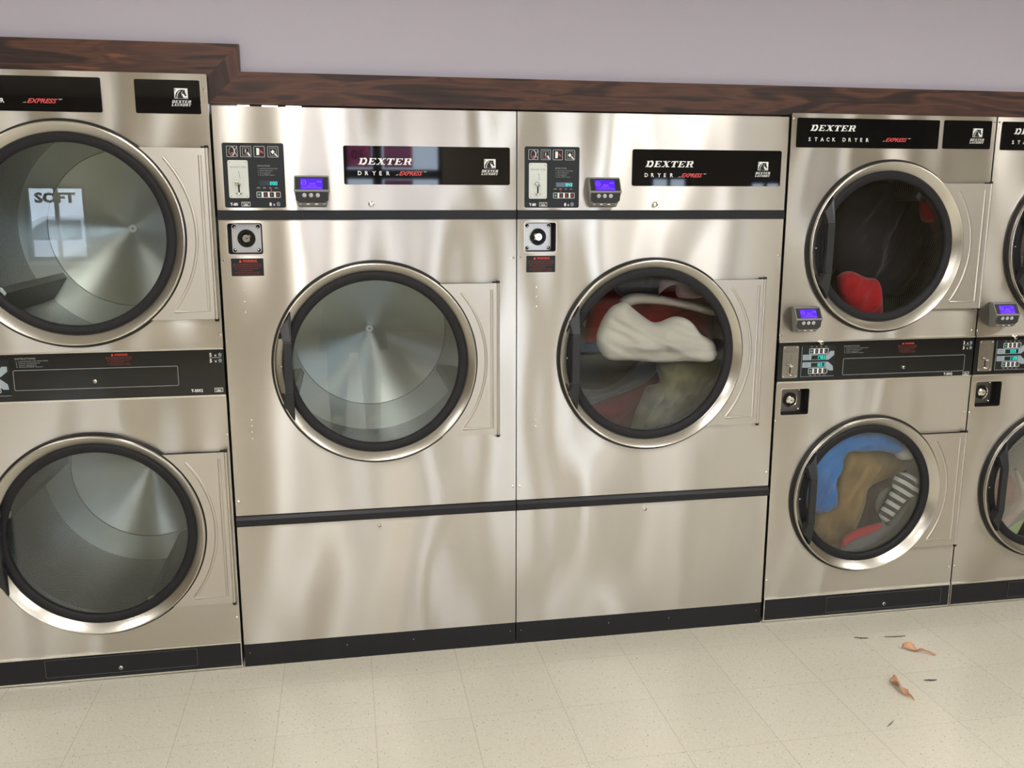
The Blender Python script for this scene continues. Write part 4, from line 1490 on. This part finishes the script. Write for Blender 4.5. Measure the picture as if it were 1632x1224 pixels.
def garment(name, label, cat, outline, off, sc, y, thick, mt, fold_dir=0, fold=0.03, freq=9.0, seed=0, group=None, step=0.0085):
    """crumpled cloth lump: rounded body with folds, outline in the plane y"""
    pts = [ray(off[0] + a / sc, off[1] + b / sc, y) for a, b in outline]
    loop = smooth_loop(pts)
    L = np.array(loop)
    cx, cz = L.mean(axis=0)
    a = L
    b = np.roll(L, -1, axis=0)

    def dist(p):
        ab = b - a
        t = np.clip(((p - a) * ab).sum(1) / np.maximum((ab ** 2).sum(1), 1e-12), 0, 1)
        q = a + ab * t[:, None]
        return sqrt(((q - p) ** 2).sum(1).min())

    def inside(p):
        c = ((a[:, 1] > p[1]) != (b[:, 1] > p[1]))
        with np.errstate(divide='ignore', invalid='ignore'):
            xi = (b[:, 0] - a[:, 0]) * (p[1] - a[:, 1]) / (b[:, 1] - a[:, 1]) + a[:, 0]
        return (c & (p[0] < xi)).sum() % 2 == 1
    vs = [Vector(p) for p in loop]
    nb = len(vs)
    rs = random.Random(seed)
    inner = []
    x = L[:, 0].min()
    r_ = 0
    while x < L[:, 0].max():
        z = L[:, 1].min() + (step / 2 if r_ % 2 else 0)
        while z < L[:, 1].max():
            p = np.array((x, z))
            if inside(p):
                d = dist(p)
                if d > step * 0.55:
                    inner.append((x, z, d))
            z += step
        x += step * 0.87
        r_ += 1
    vs += [Vector((p[0], p[1])) for p in inner]
    edges = [(i, (i + 1) % nb) for i in range(nb)]
    res = geometry.delaunay_2d_cdt(vs, edges, [list(range(nb))], 1, 1e-6)
    v2, faces = res[0], res[2]
    dmax = max([p[2] for p in inner] + [0.01])
    ca, sa = cos(radians(fold_dir)), sin(radians(fold_dir))
    F, B = [], []
    for v in v2:
        d = dist(np.array((v.x, v.y)))
        edge = d < 1e-5
        wd = min(dmax, thick * 1.1)
        t = min(1.0, d / wd)
        h = thick * 0.55 * sqrt(max(0, 1 - (1 - t) ** 2))
        u, w = (v.x - cx) * ca + (v.y - cz) * sa, -(v.x - cx) * sa + (v.y - cz) * ca
        wx = noise.noise(Vector((v.x * 4 + seed, v.y * 4, 1.7))) * 0.06
        n1 = noise.noise(Vector((u * freq * 0.35 + seed * 3.1, (w + wx) * freq * 1.9, seed)))
        n2 = noise.noise(Vector((v.x * 14 + seed, v.y * 14, 4.2)))
        n3 = noise.noise(Vector((u * freq * 0.6 - seed, (w - wx) * freq * 4.1, seed + 5)))
        rg = (1 - abs(n1) * 2.4) - 0.5 + 0.45 * (0.6 - abs(n3) * 2.4)
        hh = h + t * (fold * rg + fold * 0.5 * n2)
        F.append((v.x, y - max(hh, 0) if not edge else y, v.y))
        B.append((v.x, y + h * 0.9 + (0 if not edge else 0), v.y))
    bidx = {i for i, v in enumerate(v2) if dist(np.array((v.x, v.y))) < 1e-5}
    g = G()
    n = len(F)
    bmap = [i if i in bidx else i + n for i in range(n)]
    fs = [tuple(f) for f in faces] + [tuple(bmap[i] for i in reversed(f)) for f in faces]
    g.add(F + B, fs)
    o = g.build(name, mt, smooth=180)
    bm = bmesh.new()
    bm.from_mesh(o.data)
    bmesh.ops.delete(bm, geom=[v for v in bm.verts if not v.link_faces], context='VERTS')
    # origin at the middle of the lump
    c = Vector((cx, y, cz))
    bmesh.ops.translate(bm, verts=bm.verts, vec=-c)
    bm.to_mesh(o.data)
    bm.free()
    o.location = c
    tag(o, label, cat, group)
    return o


O2, S4 = (860, 400), 4.08
garment('red_blanket', 'deep red blanket behind the cream fleece in the big dryer', 'blanket',
        [(300, 480), (340, 300), (480, 190), (640, 130), (800, 150), (960, 200), (1080, 300), (1120, 460), (1120, 600), (1050, 600), (800, 560), (500, 560), (300, 600)],
        O2, S4, 0.5, 0.14, cloth('red_cotton', rgb(206, 34, 56), rgb(160, 24, 42)), 10, 0.03, 6, 3)
garment('navy_sweatshirt', 'dark navy sweatshirt hanging across the top of the big dryer drum', 'shirt',
        [(480, 200), (600, 130), (800, 140), (800, 200), (770, 290), (640, 280), (520, 290)],
        O2, S4, 0.27, 0.06, cloth('dark_navy_knit', rgb(40, 30, 48)), 80, 0.012, 8, 5)
garment('maroon_shirt', 'maroon shirt lying low in the big dryer under the fleece', 'shirt',
        [(300, 1010), (420, 930), (560, 860), (720, 760), (860, 760), (820, 900), (700, 1060), (640, 1180), (480, 1160), (360, 1090)],
        O2, S4, 0.4, 0.12, cloth('maroon_cotton', rgb(120, 18, 50)), 40, 0.02, 7, 9)
garment('charcoal_trousers', 'charcoal trouser leg slanting below the cream fleece', 'trousers',
        [(240, 900), (400, 900), (540, 830), (640, 730), (780, 730), (730, 820), (600, 900), (430, 960), (300, 1000)],
        O2, S4, 0.29, 0.06, cloth('charcoal_fleece', rgb(54, 56, 66)), 25, 0.012, 7, 12)
garment('cream_fleece', 'large cream fleece blanket bunched against the glass of the big dryer', 'blanket',
        [(500, 345), (560, 335), (630, 390), (720, 455), (780, 460), (880, 425), (980, 455), (1050, 540), (1130, 590), (1148, 680), (1100, 722), (960, 716), (800, 725), (600, 712), (450, 705), (385, 640), (368, 560), (400, 460), (450, 380)],
        O2, S4, 0.1, 0.11, cloth('cream_fleece', rgb(245, 238, 226)), -25, 0.045, 7, 1)
garment('cream_towel', 'cream towel strip curving above the fleece in the big dryer', 'towel',
        [(520, 320), (600, 275), (760, 285), (900, 315), (1060, 345), (1140, 385), (1130, 420), (980, 385), (860, 360), (720, 345), (620, 350), (540, 370)],
        O2, S4, 0.2, 0.05, cloth('cream_terry', rgb(226, 214, 202)), 5, 0.01, 8, 2)
garment('grey_scarf', 'thin pale grey cloth at upper right of the big dryer drum', 'scarf',
        [(800, 170), (870, 180), (1000, 230), (1060, 300), (900, 300), (880, 220), (800, 260), (775, 300), (780, 220)],
        O2, S4, 0.12, 0.04, cloth('pale_grey_cloth', rgb(150, 120, 120)), 30, 0.01, 8, 6)
garment('olive_jacket', 'olive green jacket folded at lower right of the big dryer', 'jacket',
        [(760, 735), (900, 715), (1160, 700), (1195, 760), (1130, 920), (1000, 1040), (860, 1110), (700, 1160), (600, 1165), (610, 1080), (660, 960), (700, 880), (780, 850)],
        O2, S4, 0.21, 0.1, cloth('olive_canvas', rgb(136, 130, 98), rgb(100, 96, 72)), 60, 0.05, 9, 8)

O3 = (1232, 640)
garment('blue_towel', 'bright blue towel against the glass of the lower drum', 'towel',
        [(270, 340), (380, 270), (480, 225), (640, 190), (770, 215), (850, 290), (820, 350), (720, 325), (600, 325), (480, 335), (445, 440), (410, 520), (420, 640), (385, 700), (280, 722), (195, 640), (180, 520)],
        O3, S4, 0.085, 0.07, cloth('blue_terry', rgb(16, 134, 226), rgb(10, 108, 196)), 60, 0.035, 9, 4)
garment('tan_trousers', 'tan trousers in the lower drum beside the blue towel', 'trousers',
        [(470, 340), (560, 310), (690, 305), (830, 350), (880, 400), (800, 470), (700, 510), (610, 560), (590, 660), (540, 800), (440, 975), (320, 930), (240, 840), (290, 720), (390, 690), (425, 560)],
        O3, S4, 0.19, 0.1, cloth('tan_twill', rgb(170, 138, 84), rgb(140, 112, 66)), 65, 0.045, 8, 7)
garment('brown_shirt', 'dark brown shirt deep in the lower drum behind the striped top', 'shirt',
        [(590, 560), (700, 500), (800, 440), (850, 420), (860, 520), (720, 640), (690, 780), (600, 840), (540, 800)],
        O3, S4, 0.31, 0.09, cloth('dark_brown_jersey', rgb(96, 60, 54)), 70, 0.015, 8, 14)
garment('striped_top', 'black and white striped top at the right of the lower drum', 'shirt',
        [(800, 475), (880, 465), (950, 500), (950, 600), (870, 640), (800, 720), (745, 785), (700, 760), (690, 720), (740, 640), (770, 560)],
        O3, S4, 0.062, 0.045, cloth('striped_jersey', rgb(44, 44, 46), rgb(228, 228, 226), (9.5, 62)), 55, 0.010, 8, 15)
garment('grey_hoodie', 'grey hoodie under the striped top in the lower drum', 'hoodie',
        [(700, 590), (760, 560), (700, 700), (740, 800), (800, 740), (880, 640), (925, 640), (900, 740), (850, 830), (740, 910), (600, 985), (470, 1000), (430, 975), (540, 880), (690, 800), (660, 690)],
        O3, S4, 0.115, 0.045, cloth('grey_jersey', rgb(158, 158, 160), rgb(140, 140, 143)), 30, 0.014, 8, 16)
garment('red_sock', 'red sock lying on the grey hoodie at the drum bottom', 'sock',
        [(435, 925), (460, 880), (540, 830), (690, 790), (700, 825), (600, 870), (500, 910), (450, 955)],
        O3, S4, 0.058, 0.03, cloth('red_knit', rgb(205, 50, 64)), 20, 0.006, 9, 17)
garment('white_sock', 'balled pale grey sock at upper right of the lower drum', 'sock',
        [(800, 310), (850, 280), (890, 300), (905, 350), (880, 378), (830, 382), (792, 350)],
        O3, S4, 0.075, 0.05, cloth('white_knit', rgb(200, 198, 196)), 20, 0.008, 12, 18)

O4 = (1232, 160)
garment('red_sweater', 'red sweater at the bottom of the dark upper drum', 'sweater',
        [(420, 1150), (500, 1110), (600, 1150), (680, 1170), (700, 1280), (700, 1380), (640, 1420), (520, 1400), (440, 1300)],
        O4, S4, 0.14, 0.10, cloth('dark_red_knit', rgb(190, 20, 34)), 50, 0.02, 8, 21)
garment('red_shirt', 'red shirt edge at the right of the dark upper drum', 'shirt',
        [(960, 660), (1010, 640), (1060, 700), (1090, 800), (1095, 920), (1060, 900), (1030, 800), (970, 780)],
        O4, S4, 0.12, 0.06, cloth('bright_red_cotton', rgb(178, 30, 36)), 80, 0.012, 8, 22)
garment('black_coat', 'black coat filling the upper drum above the red sweater', 'coat',
        [(400, 760), (470, 600), (640, 530), (800, 540), (940, 640), (1000, 800), (1000, 1000), (930, 1180), (800, 1280), (640, 1240), (480, 1180), (380, 1000)],
        O4, S4, 0.34, 0.14, cloth('black_wool', rgb(36, 34, 38)), 60, 0.03, 6, 23)

O5, S5 = (1532, 640), 3.4
garment('lime_towel', 'lime green towel at the bottom of the lower drum, right edge', 'towel',
        [(240, 715), (290, 670), (360, 640), (460, 640), (520, 700), (500, 780), (400, 790), (300, 760)],
        O5, S5, 0.10, 0.08, cloth('lime_terry', rgb(140, 226, 40)), 20, 0.015, 8, 31)
garment('maroon_sweater', 'maroon sweater in the lower drum above the lime towel', 'sweater',
        [(170, 420), (240, 380), (290, 420), (305, 500), (280, 560), (220, 570), (150, 540)],
        O5, S5, 0.16, 0.07, cloth('dark_rose_knit', rgb(140, 42, 66)), 80, 0.015, 8, 32)
garment('pink_towel', 'dusty pink towel curved round the maroon sweater', 'towel',
        [(290, 360), (330, 420), (340, 560), (280, 640), (220, 690), (200, 640), (260, 590), (315, 520), (300, 430)],
        O5, S5, 0.08, 0.04, cloth('dusty_pink_terry', rgb(176, 150, 150)), 80, 0.012, 8, 33)
garment('grey_blanket', 'dark grey blanket filling the back of the right-edge lower drum', 'blanket',
        [(180, 400), (300, 240), (460, 180), (600, 300), (620, 500), (520, 680), (380, 720), (240, 700), (170, 600)],
        O5, S5, 0.34, 0.12, cloth('dark_grey_fleece', rgb(84, 86, 84)), 40, 0.02, 7, 34)
O6, S6 = (1532, 160), 5.1
garment('plum_shirt', 'plum shirt in the upper drum cut off by the right edge', 'shirt',
        [(280, 1010), (330, 860), (420, 760), (560, 780), (620, 950), (600, 1150), (480, 1280), (340, 1220)],
        O6, S6, 0.16, 0.10, cloth('plum_cotton', rgb(120, 84, 90), rgb(88, 52, 62)), 60, 0.02, 8, 35)


# ------------------------------------------------------------------ things on the floor
def floor_pt(u, w):
    d = _f + RT * ((u - 816) / FPX) + UP * ((612 - w) / FPX)
    k = -CAM_POS.z / d.z
    p = CAM_POS + d * k
    return Vector((p.x, p.y, 0))


def curled_leaf(a, b, label, wmax, curl, mt, seed):
    A, B = floor_pt(*a), floor_pt(*b)
    d = B - A
    Lh = d.length
    d.normalize()
    s = Vector((-d.y, d.x, 0))
    N, K = 18, 6
    F = []
    for i in range(N + 1):
        t = i / N
        w = wmax * (0.35 + 0.65 * sin(pi * min(1, t * 1.25 + 0.1))) * (1 if t < 0.75 else max(0.06, (1 - t) / 0.25))
        tw = curl * sin(2.4 * pi * t + seed)
        up = 0.004 + 0.012 * abs(sin(2 * pi * t + seed)) * (1 - 0.4 * t)
        for k in range(K + 1):
            q = (k / K - 0.5) * 2
            p = A + d * (Lh * t) + s * (q * w * cos(tw)) + Vector((0, 0, up + q * w * sin(tw) * 0.9 + 0.006 * q * q))
            p.z = max(p.z, 0.0008)
            F.append(p)
    g = G()
    fs = [(i * (K + 1) + k, i * (K + 1) + k + 1, (i + 1) * (K + 1) + k + 1, (i + 1) * (K + 1) + k) for i in range(N) for k in range(K)]
    c = (A + B) / 2
    g.add([p - c for p in F], fs)
    o = g.build('dry_leaf', mt, loc=c, smooth=60)
    md = o.modifiers.new('thickness', 'SOLIDIFY')
    md.thickness = 0.0006
    return tag(o, label, 'leaf')


leaf_m = cloth('dry_brown_leaf', rgb(206, 158, 124), rgb(184, 134, 102), rough=0.75)
curled_leaf((1437, 1034), (1491, 1047), 'curled brown dry leaf nearer the dryers', 0.016, 0.9, leaf_m, 0.4)
curled_leaf((1421, 1086), (1457, 1122), 'curled orange-brown dry leaf farther from the dryers', 0.017, 0.9, leaf_m, 2.0)


def sliver(a, b, wd, label, c):
    A, B = floor_pt(*a), floor_pt(*b)
    d = (B - A)
    L = d.length
    d.normalize()
    s = Vector((-d.y, d.x, 0))
    n = 10
    g = G()
    vs = []
    ctr = (A + B) / 2
    for i in range(n + 1):
        t = i / n
        w = wd * (0.12 + 0.88 * sin(pi * t)) * (1 if i % 3 else 0.85)
        p = A + d * (L * t) - ctr
        for q, z in ((-1, 0.0004), (0, 0.003), (1, 0.0004)):
            v = p + s * (q * w)
            vs.append((v.x, v.y, z))
    fs = []
    for i in range(n):
        for k in range(2):
            fs.append((i * 3 + k, i * 3 + k + 1, (i + 1) * 3 + k + 1, (i + 1) * 3 + k))
        fs.append((i * 3, (i + 1) * 3, (i + 1) * 3 + 2, i * 3 + 2))
    fs += [(0, 2, 1), (n * 3, n * 3 + 1, n * 3 + 2)]
    g.add(vs, fs)
    o = g.build('willow_leaf', mat('dark_leaf', c, 0.7), loc=ctr, smooth=60)
    return tag(o, label, 'leaf')


sliver((1361, 1016.5), (1384, 1017.5), 0.006, 'short dark narrow leaf nearest the black kick plate', rgb(84, 78, 68))
sliver((1409, 1015.5), (1443, 1014.0), 0.005, 'long thin dark leaf behind the curled leaf', rgb(96, 88, 76))
sliver((1472, 1084.5), (1493, 1084), 0.007, 'small dark oval leaf right of the curled leaves', rgb(80, 74, 64))
sliver((1414, 1159), (1424.5, 1148.5), 0.003, 'thin grey leaf sliver farthest from the dryers', rgb(120, 112, 98))


# ------------------------------------------------------------------ behind the photographer
def folding_table():
    r = root('folding_table', (3.3, -5.4, 0), 'long grey laundry folding table across the room from the dryers', 'table')
    G().box(-1.1, 1.1, -0.4, 0.4, 0.82, 0.86).build('tabletop', mat('grey_laminate', rgb(120, 118, 112), 0.5), r)
    G().box(-1.08, 1.08, -0.36, 0.36, 0.76, 0.82).build('apron', M['black'], r)
    for sx in (-1, 1):
        for sy in (-1, 1):
            G().box(sx * 1.02 - 0.03, sx * 1.02 + 0.03, sy * 0.33 - 0.03, sy * 0.33 + 0.03, 0, 0.76).build('leg', M['black'], r)
    G().box(-1.02, 1.02, -0.3, 0.3, 0.22, 0.25).build('shelf', M['grey_plate'], r)


def poster(x0, x1, z0, z1, label, mark):
    y = ROOM[2] - 0.035
    mt = mat('pink_poster_paper', rgb(226, 132, 160), 0.8)
    nt = mt.node_tree
    b = nt.nodes['Principled BSDF']
    tl = nd(mt, 'ShaderNodeBsdfTranslucent')
    tl.inputs[0].default_value = rgb(255, 176, 204)
    mx = nd(mt, 'ShaderNodeMixShader')
    mx.inputs[0].default_value = 0.92
    lk(mt, b.outputs[0], mx.inputs[1])
    lk(mt, tl.outputs[0], mx.inputs[2])
    lk(mt, mx.outputs[0], nt.nodes['Material Output'].inputs[0])
    o = G().box(x0, x1, y - 0.003, y, z0, z1).build('poster', mt)
    tag(o, label, 'poster')
    g = G()
    if mark:
        g.text(mark, 0, z0 + (z1 - z0) * 0.35, 0.11, y + 0.002, bold=0.03)
        xs = [v[0] for v in g.v]
        w = max(xs)
        g.v = [(x0 + 0.05 + v[0], v[1], v[2]) for v in g.v]
    else:
        for k in range(3):
            g.box(x0 + 0.04, x1 - 0.05 - 0.04 * k, y, y + 0.002, z1 - 0.07 - 0.10 * k, z1 - 0.04 - 0.10 * k)
    g.build('poster_print', M['plum_ink'] if mark else M['lilac_ink'], o)


M['plum_ink'] = mat('dark_plum_print', rgb(60, 20, 40), 0.6)
M['lilac_ink'] = mat('lilac_print', rgb(190, 170, 220), 0.6)
folding_table()
poster(0.47, 0.77, 2.07, 2.36, 'pink poster with dark figures in the door transom', '05')
poster(0.92, 1.28, 2.07, 2.36, 'pink poster with lilac lines in the door transom', '')
poster(0.92, 1.28, 1.70, 1.92, 'lower pink poster in the glass door', '')
g = G()
g.text('SOFT', 0, 1.64, 0.11, ROOM[2] - 0.07, w=0.46, bold=0.05)
g.v = [(-3.19 + v[0], v[1], v[2]) for v in g.v]
sf = g.build('window_lettering', mat('dark_window_print', rgb(70, 76, 84), 0.6))
sf.parent = bpy.data.objects['window_1']


def person():
    """photographer: dark knee-length coat, boots, both hands holding a phone at eye height"""
    px, py = 0.44, -3.43
    r = root('person', (px, py, 0), 'person in a dark knee-length coat and boots holding up a phone', 'person')
    skin = mat('skin', rgb(205, 160, 135), 0.55)
    coat = cloth('dark_wool_coat', rgb(58, 56, 60))
    jean = cloth('grey_trousers', rgb(70, 72, 80))
    hairm = mat('brown_hair', rgb(70, 48, 34), 0.6)
    boot = mat('black_boot_leather', rgb(30, 28, 28), 0.4)

    def skinned(name, verts, edges, radii, mt, rt=0, sub=2):
        me = bpy.data.meshes.new(name)
        me.from_pydata(verts, edges, [])
        me.materials.append(mt)
        o = bpy.data.objects.new(name, me)
        COL.objects.link(o)
        o.parent = r
        sk = o.modifiers.new('skin', 'SKIN')
        sk.use_smooth_shade = True
        for i, rr in enumerate(radii):
            me.skin_vertices[0].data[i].radius = rr if isinstance(rr, tuple) else (rr, rr)
            me.skin_vertices[0].data[i].use_root = (i == rt)
        sm = o.modifiers.new('sub', 'SUBSURF')
        sm.levels = sub
        sm.render_levels = sub
        return o
    V, E, R = [], [], []

    def v(p, rr, link=None):
        V.append(p)
        R.append(rr)
        if link is not None:
            E.append((link, len(V) - 1))
        return len(V) - 1
    pel = v((0, 0, 0.92), (0.15, 0.11))
    ab = v((0, 0, 1.08), (0.13, 0.10), pel)
    ch = v((0, 0, 1.27), (0.16, 0.11), ab)
    nb = v((0, 0.01, 1.40), (0.07, 0.065), ch)
    nk = v((0, 0.025, 1.46), (0.052, 0.052), nb)
    hd = v((0, 0.035, 1.54), (0.068, 0.082), nk)
    hc = v((0, 0.035, 1.62), (0.074, 0.092), hd)
    ht = v((0, 0.03, 1.70), (0.05, 0.06), hc)
    for sx in (-1, 1):
        sh = v((sx * 0.17, 0, 1.36), 0.055, ch)
        el = v((sx * 0.22, 0.14, 1.20), 0.042, sh)
        wr = v((sx * 0.075, 0.285, 1.50), 0.026, el)
        pm = v((sx * 0.062, 0.305, 1.575), (0.022, 0.034), wr)
        for k in range(4):
            a = v((sx * (0.052 + 0.001 * k), 0.322, 1.585 + 0.018 * k - 0.012), 0.0095, pm)
            b = v((sx * 0.040, 0.338, 1.590 + 0.018 * k - 0.012), 0.0085, a)
            v((sx * (0.022 - 0.002 * (k % 2)), 0.3225, 1.590 + 0.018 * k - 0.012), 0.0075, b)
        t = v((sx * 0.048, 0.300, 1.565), 0.0105, pm)
        v((sx * 0.030, 0.300, 1.585), 0.009, t)
        hp = v((sx * 0.095, 0, 0.86), 0.095, pel)
        kn = v((sx * 0.115, 0.01, 0.48), 0.062, hp)
        an = v((sx * 0.125, -0.01, 0.10), 0.042, kn)
        v((sx * 0.135, 0.10, 0.045), 0.036, an)
    body = skinned('body', V, E, R, skin, 0)
    # face
    for sx in (-1, 1):
        G().lathe([(1e-4, -0.011), (0.008, -0.008), (0.011, 0)], 0, 0, 12).build('eye', M['white'], r, loc=(sx * 0.030, 0.118, 1.615), rot=(0, 0, pi), smooth=60)
        G().add([(sx * 0.074, 0.045, 1.645), (sx * 0.090, 0.030, 1.640), (sx * 0.088, 0.030, 1.600), (sx * 0.072, 0.045, 1.585), (sx * 0.074, 0.02, 1.615)],
                [(0, 1, 4), (1, 2, 4), (2, 3, 4), (0, 1, 2, 3)]).build('ear', skin, r)
    G().add([(-0.013, 0.120, 1.585), (0.013, 0.120, 1.585), (0, 0.148, 1.588), (0, 0.122, 1.628)], [(0, 1, 2), (0, 2, 3), (1, 3, 2), (0, 3, 1)]).build('nose', skin, r)
    G().tube([(-0.024, 0.112, 1.556), (0, 0.120, 1.553), (0.024, 0.112, 1.556)], [0.003, 0.006, 0.003]).build('mouth', mat('lips', rgb(170, 90, 85), 0.5), r)
    # hair, coat, trousers, boots
    g = G()
    N = 28
    rings = [(1.735, 0.02, 0.02), (1.728, 0.055, 0.065), (1.70, 0.080, 0.098), (1.65, 0.092, 0.112), (1.58, 0.094, 0.108), (1.50, 0.090, 0.090), (1.42, 0.085, 0.075)]
    vs, fs = [], []
    for (z, a, b) in rings:
        for i in range(N):
            t = 2 * pi * i / N
            y = b * sin(t)
            if z < 1.66 and y > 0.02:
                y = 0.02 + (y - 0.02) * 0.2
            vs.append((a * cos(t), 0.015 + y, z + 0.004 * sin(9 * t)))
    for j in range(len(rings) - 1):
        for i in range(N):
            fs.append((j * N + i, j * N + (i + 1) % N, (j + 1) * N + (i + 1) % N, (j + 1) * N + i))
    fs.append(tuple(range(N)))
    g.add(vs, fs)
    g.build('hair', hairm, r, smooth=60)
    g = G()
    rings = [(1.43, 0.075, 0.07), (1.40, 0.15, 0.10), (1.34, 0.215, 0.125), (1.2, 0.20, 0.14), (1.05, 0.185, 0.135), (0.9, 0.205, 0.155), (0.75, 0.225, 0.17), (0.60, 0.245, 0.185)]
    vs, fs = [], []
    for (z, a, b) in rings:
        for i in range(N):
            t = 2 * pi * i / N
            q = 1 + (0.03 * sin(5 * t) if z < 1.0 else 0)
            vs.append((a * cos(t) * q, b * sin(t) * q, z))
    for j in range(len(rings) - 1):
        for i in range(N):
            fs.append((j * N + i, j * N + (i + 1) % N, (j + 1) * N + (i + 1) % N, (j + 1) * N + i))
    g.add(vs, fs)
    o = g.build('coat', coat, r, smooth=60)
    md = o.modifiers.new('thickness', 'SOLIDIFY')
    md.thickness = 0.008
    for sx in (-1, 1):
        G().tube([(sx * 0.14, 0, 1.37), (sx * 0.18, 0.01, 1.355), (sx * 0.228, 0.14, 1.19), (sx * 0.215, 0.17, 1.205), (sx * 0.085, 0.272, 1.475)], [0.07, 0.072, 0.062, 0.06, 0.042], 16).build('sleeve', coat, r, smooth=60)
        G().tube([(sx * 0.095, 0, 0.90), (sx * 0.105, 0.005, 0.66), (sx * 0.115, 0.01, 0.48), (sx * 0.122, 0, 0.30)], [0.105, 0.085, 0.075, 0.066], 16).build('trouser_leg', jean, r, smooth=60)
        G().tube([(sx * 0.121, 0, 0.40), (sx * 0.124, -0.005, 0.25), (sx * 0.125, -0.01, 0.12), (sx * 0.126, -0.01, 0.0)], [0.075, 0.064, 0.055, 0.056], 16).build('boot_shaft', boot, r, smooth=60)
        G().tube([(sx * 0.126, -0.06, 0.040), (sx * 0.128, 0.02, 0.045), (sx * 0.133, 0.12, 0.038), (sx * 0.136, 0.165, 0.030)], [0.040, 0.045, 0.040, 0.026], 14).build('boot_foot', boot, r, smooth=60)
    # the phone, just behind the point the picture was taken from
    ph = root('phone', (0.405, -3.118, 1.60), 'slim phone held upright in both hands of the person', 'phone')
    R2 = Matrix.Rotation(0, 3, 'X')
    G().prism(rrect(-0.034, -0.060, 0.034, 0.060, 0.009), -0.004, 0.004).build('phone_body', M['black'], ph)
    G().prism(rrect(-0.030, -0.052, 0.030, 0.052, 0.003), -0.0046, -0.004).build('phone_screen', M['gloss'], ph)
    ph.rotation_euler = (-PITCH, 0, -YAW)


person()


# back room behind the machines: strip light seen through the slit over the big dryers
t = root('strip_light', (-0.02, 1.5, 2.03), 'bare white strip light glimpsed in the slit above the left big dryer', 'light')
for xa, xb in ((-0.20, -0.10), (-0.07, 0.0), (0.06, 0.13), (0.17, 0.24)):
    G().tube([(xa, 0, 0.03), (xb, 0, 0.03)], 0.022, 12).build('lit_tube', mat('lit_tube', rgb(240, 240, 255), 0.5, emit=(0.9, 0.92, 1.0, 1), estr=6.0), t)
G().box(-0.24, 0.28, -0.02, 0.03, 0.055, 0.10).build('fixture_body', M['white'], t)
for xs in (-0.2, 0.24):
    G().tube([(xs, 0, 0.10), (xs, 0, CEIL_Z - 2.03)], 0.004).build('hanging_rod', M['steel_plain'], t)


# street side: white car past the shop windows
def car():
    r = root('car', (-4.6, -17.0, -0.02), 'white sedan parked outside beyond the shop window', 'car')
    white = mat('white_car_paint', rgb(235, 236, 240), 0.2, coat=0.5)
    dark = mat('tinted_car_glass', rgb(40, 48, 58), 0.05)
    body = [(-2.2, 0.32), (2.2, 0.32), (2.25, 0.6), (2.1, 0.82), (1.2, 0.92), (0.55, 1.36), (-0.75, 1.42), (-1.55, 1.0), (-2.15, 0.92), (-2.25, 0.6)]
    b = G().prism(body, -0.86, 0.86).build('car_body', white, r)
    md = b.modifiers.new('bevel', 'BEVEL')
    md.width = 0.07
    md.segments = 3
    G().prism([(0.98, 0.96), (0.48, 1.29), (0.0, 1.33), (0.0, 0.96)], -0.875, 0.875).build('side_window', dark, r)
    G().prism([(-0.06, 0.96), (-0.06, 1.33), (-0.68, 1.34), (-1.25, 1.0), (-1.2, 0.96)], -0.875, 0.875).build('side_window', dark, r)
    for x in (-1.35, 1.35):
        for y in (-0.80, 0.62):
            g = G().lathe([(1e-4, y), (0.2, y), (0.21, y + 0.01), (0.32, y), (0.33, y + 0.03), (0.33, y + 0.15), (0.3, y + 0.18), (1e-4, y + 0.18)], x, 0.33, 32)
            g.build('wheel', M['rubber'], r, smooth=40)


car()
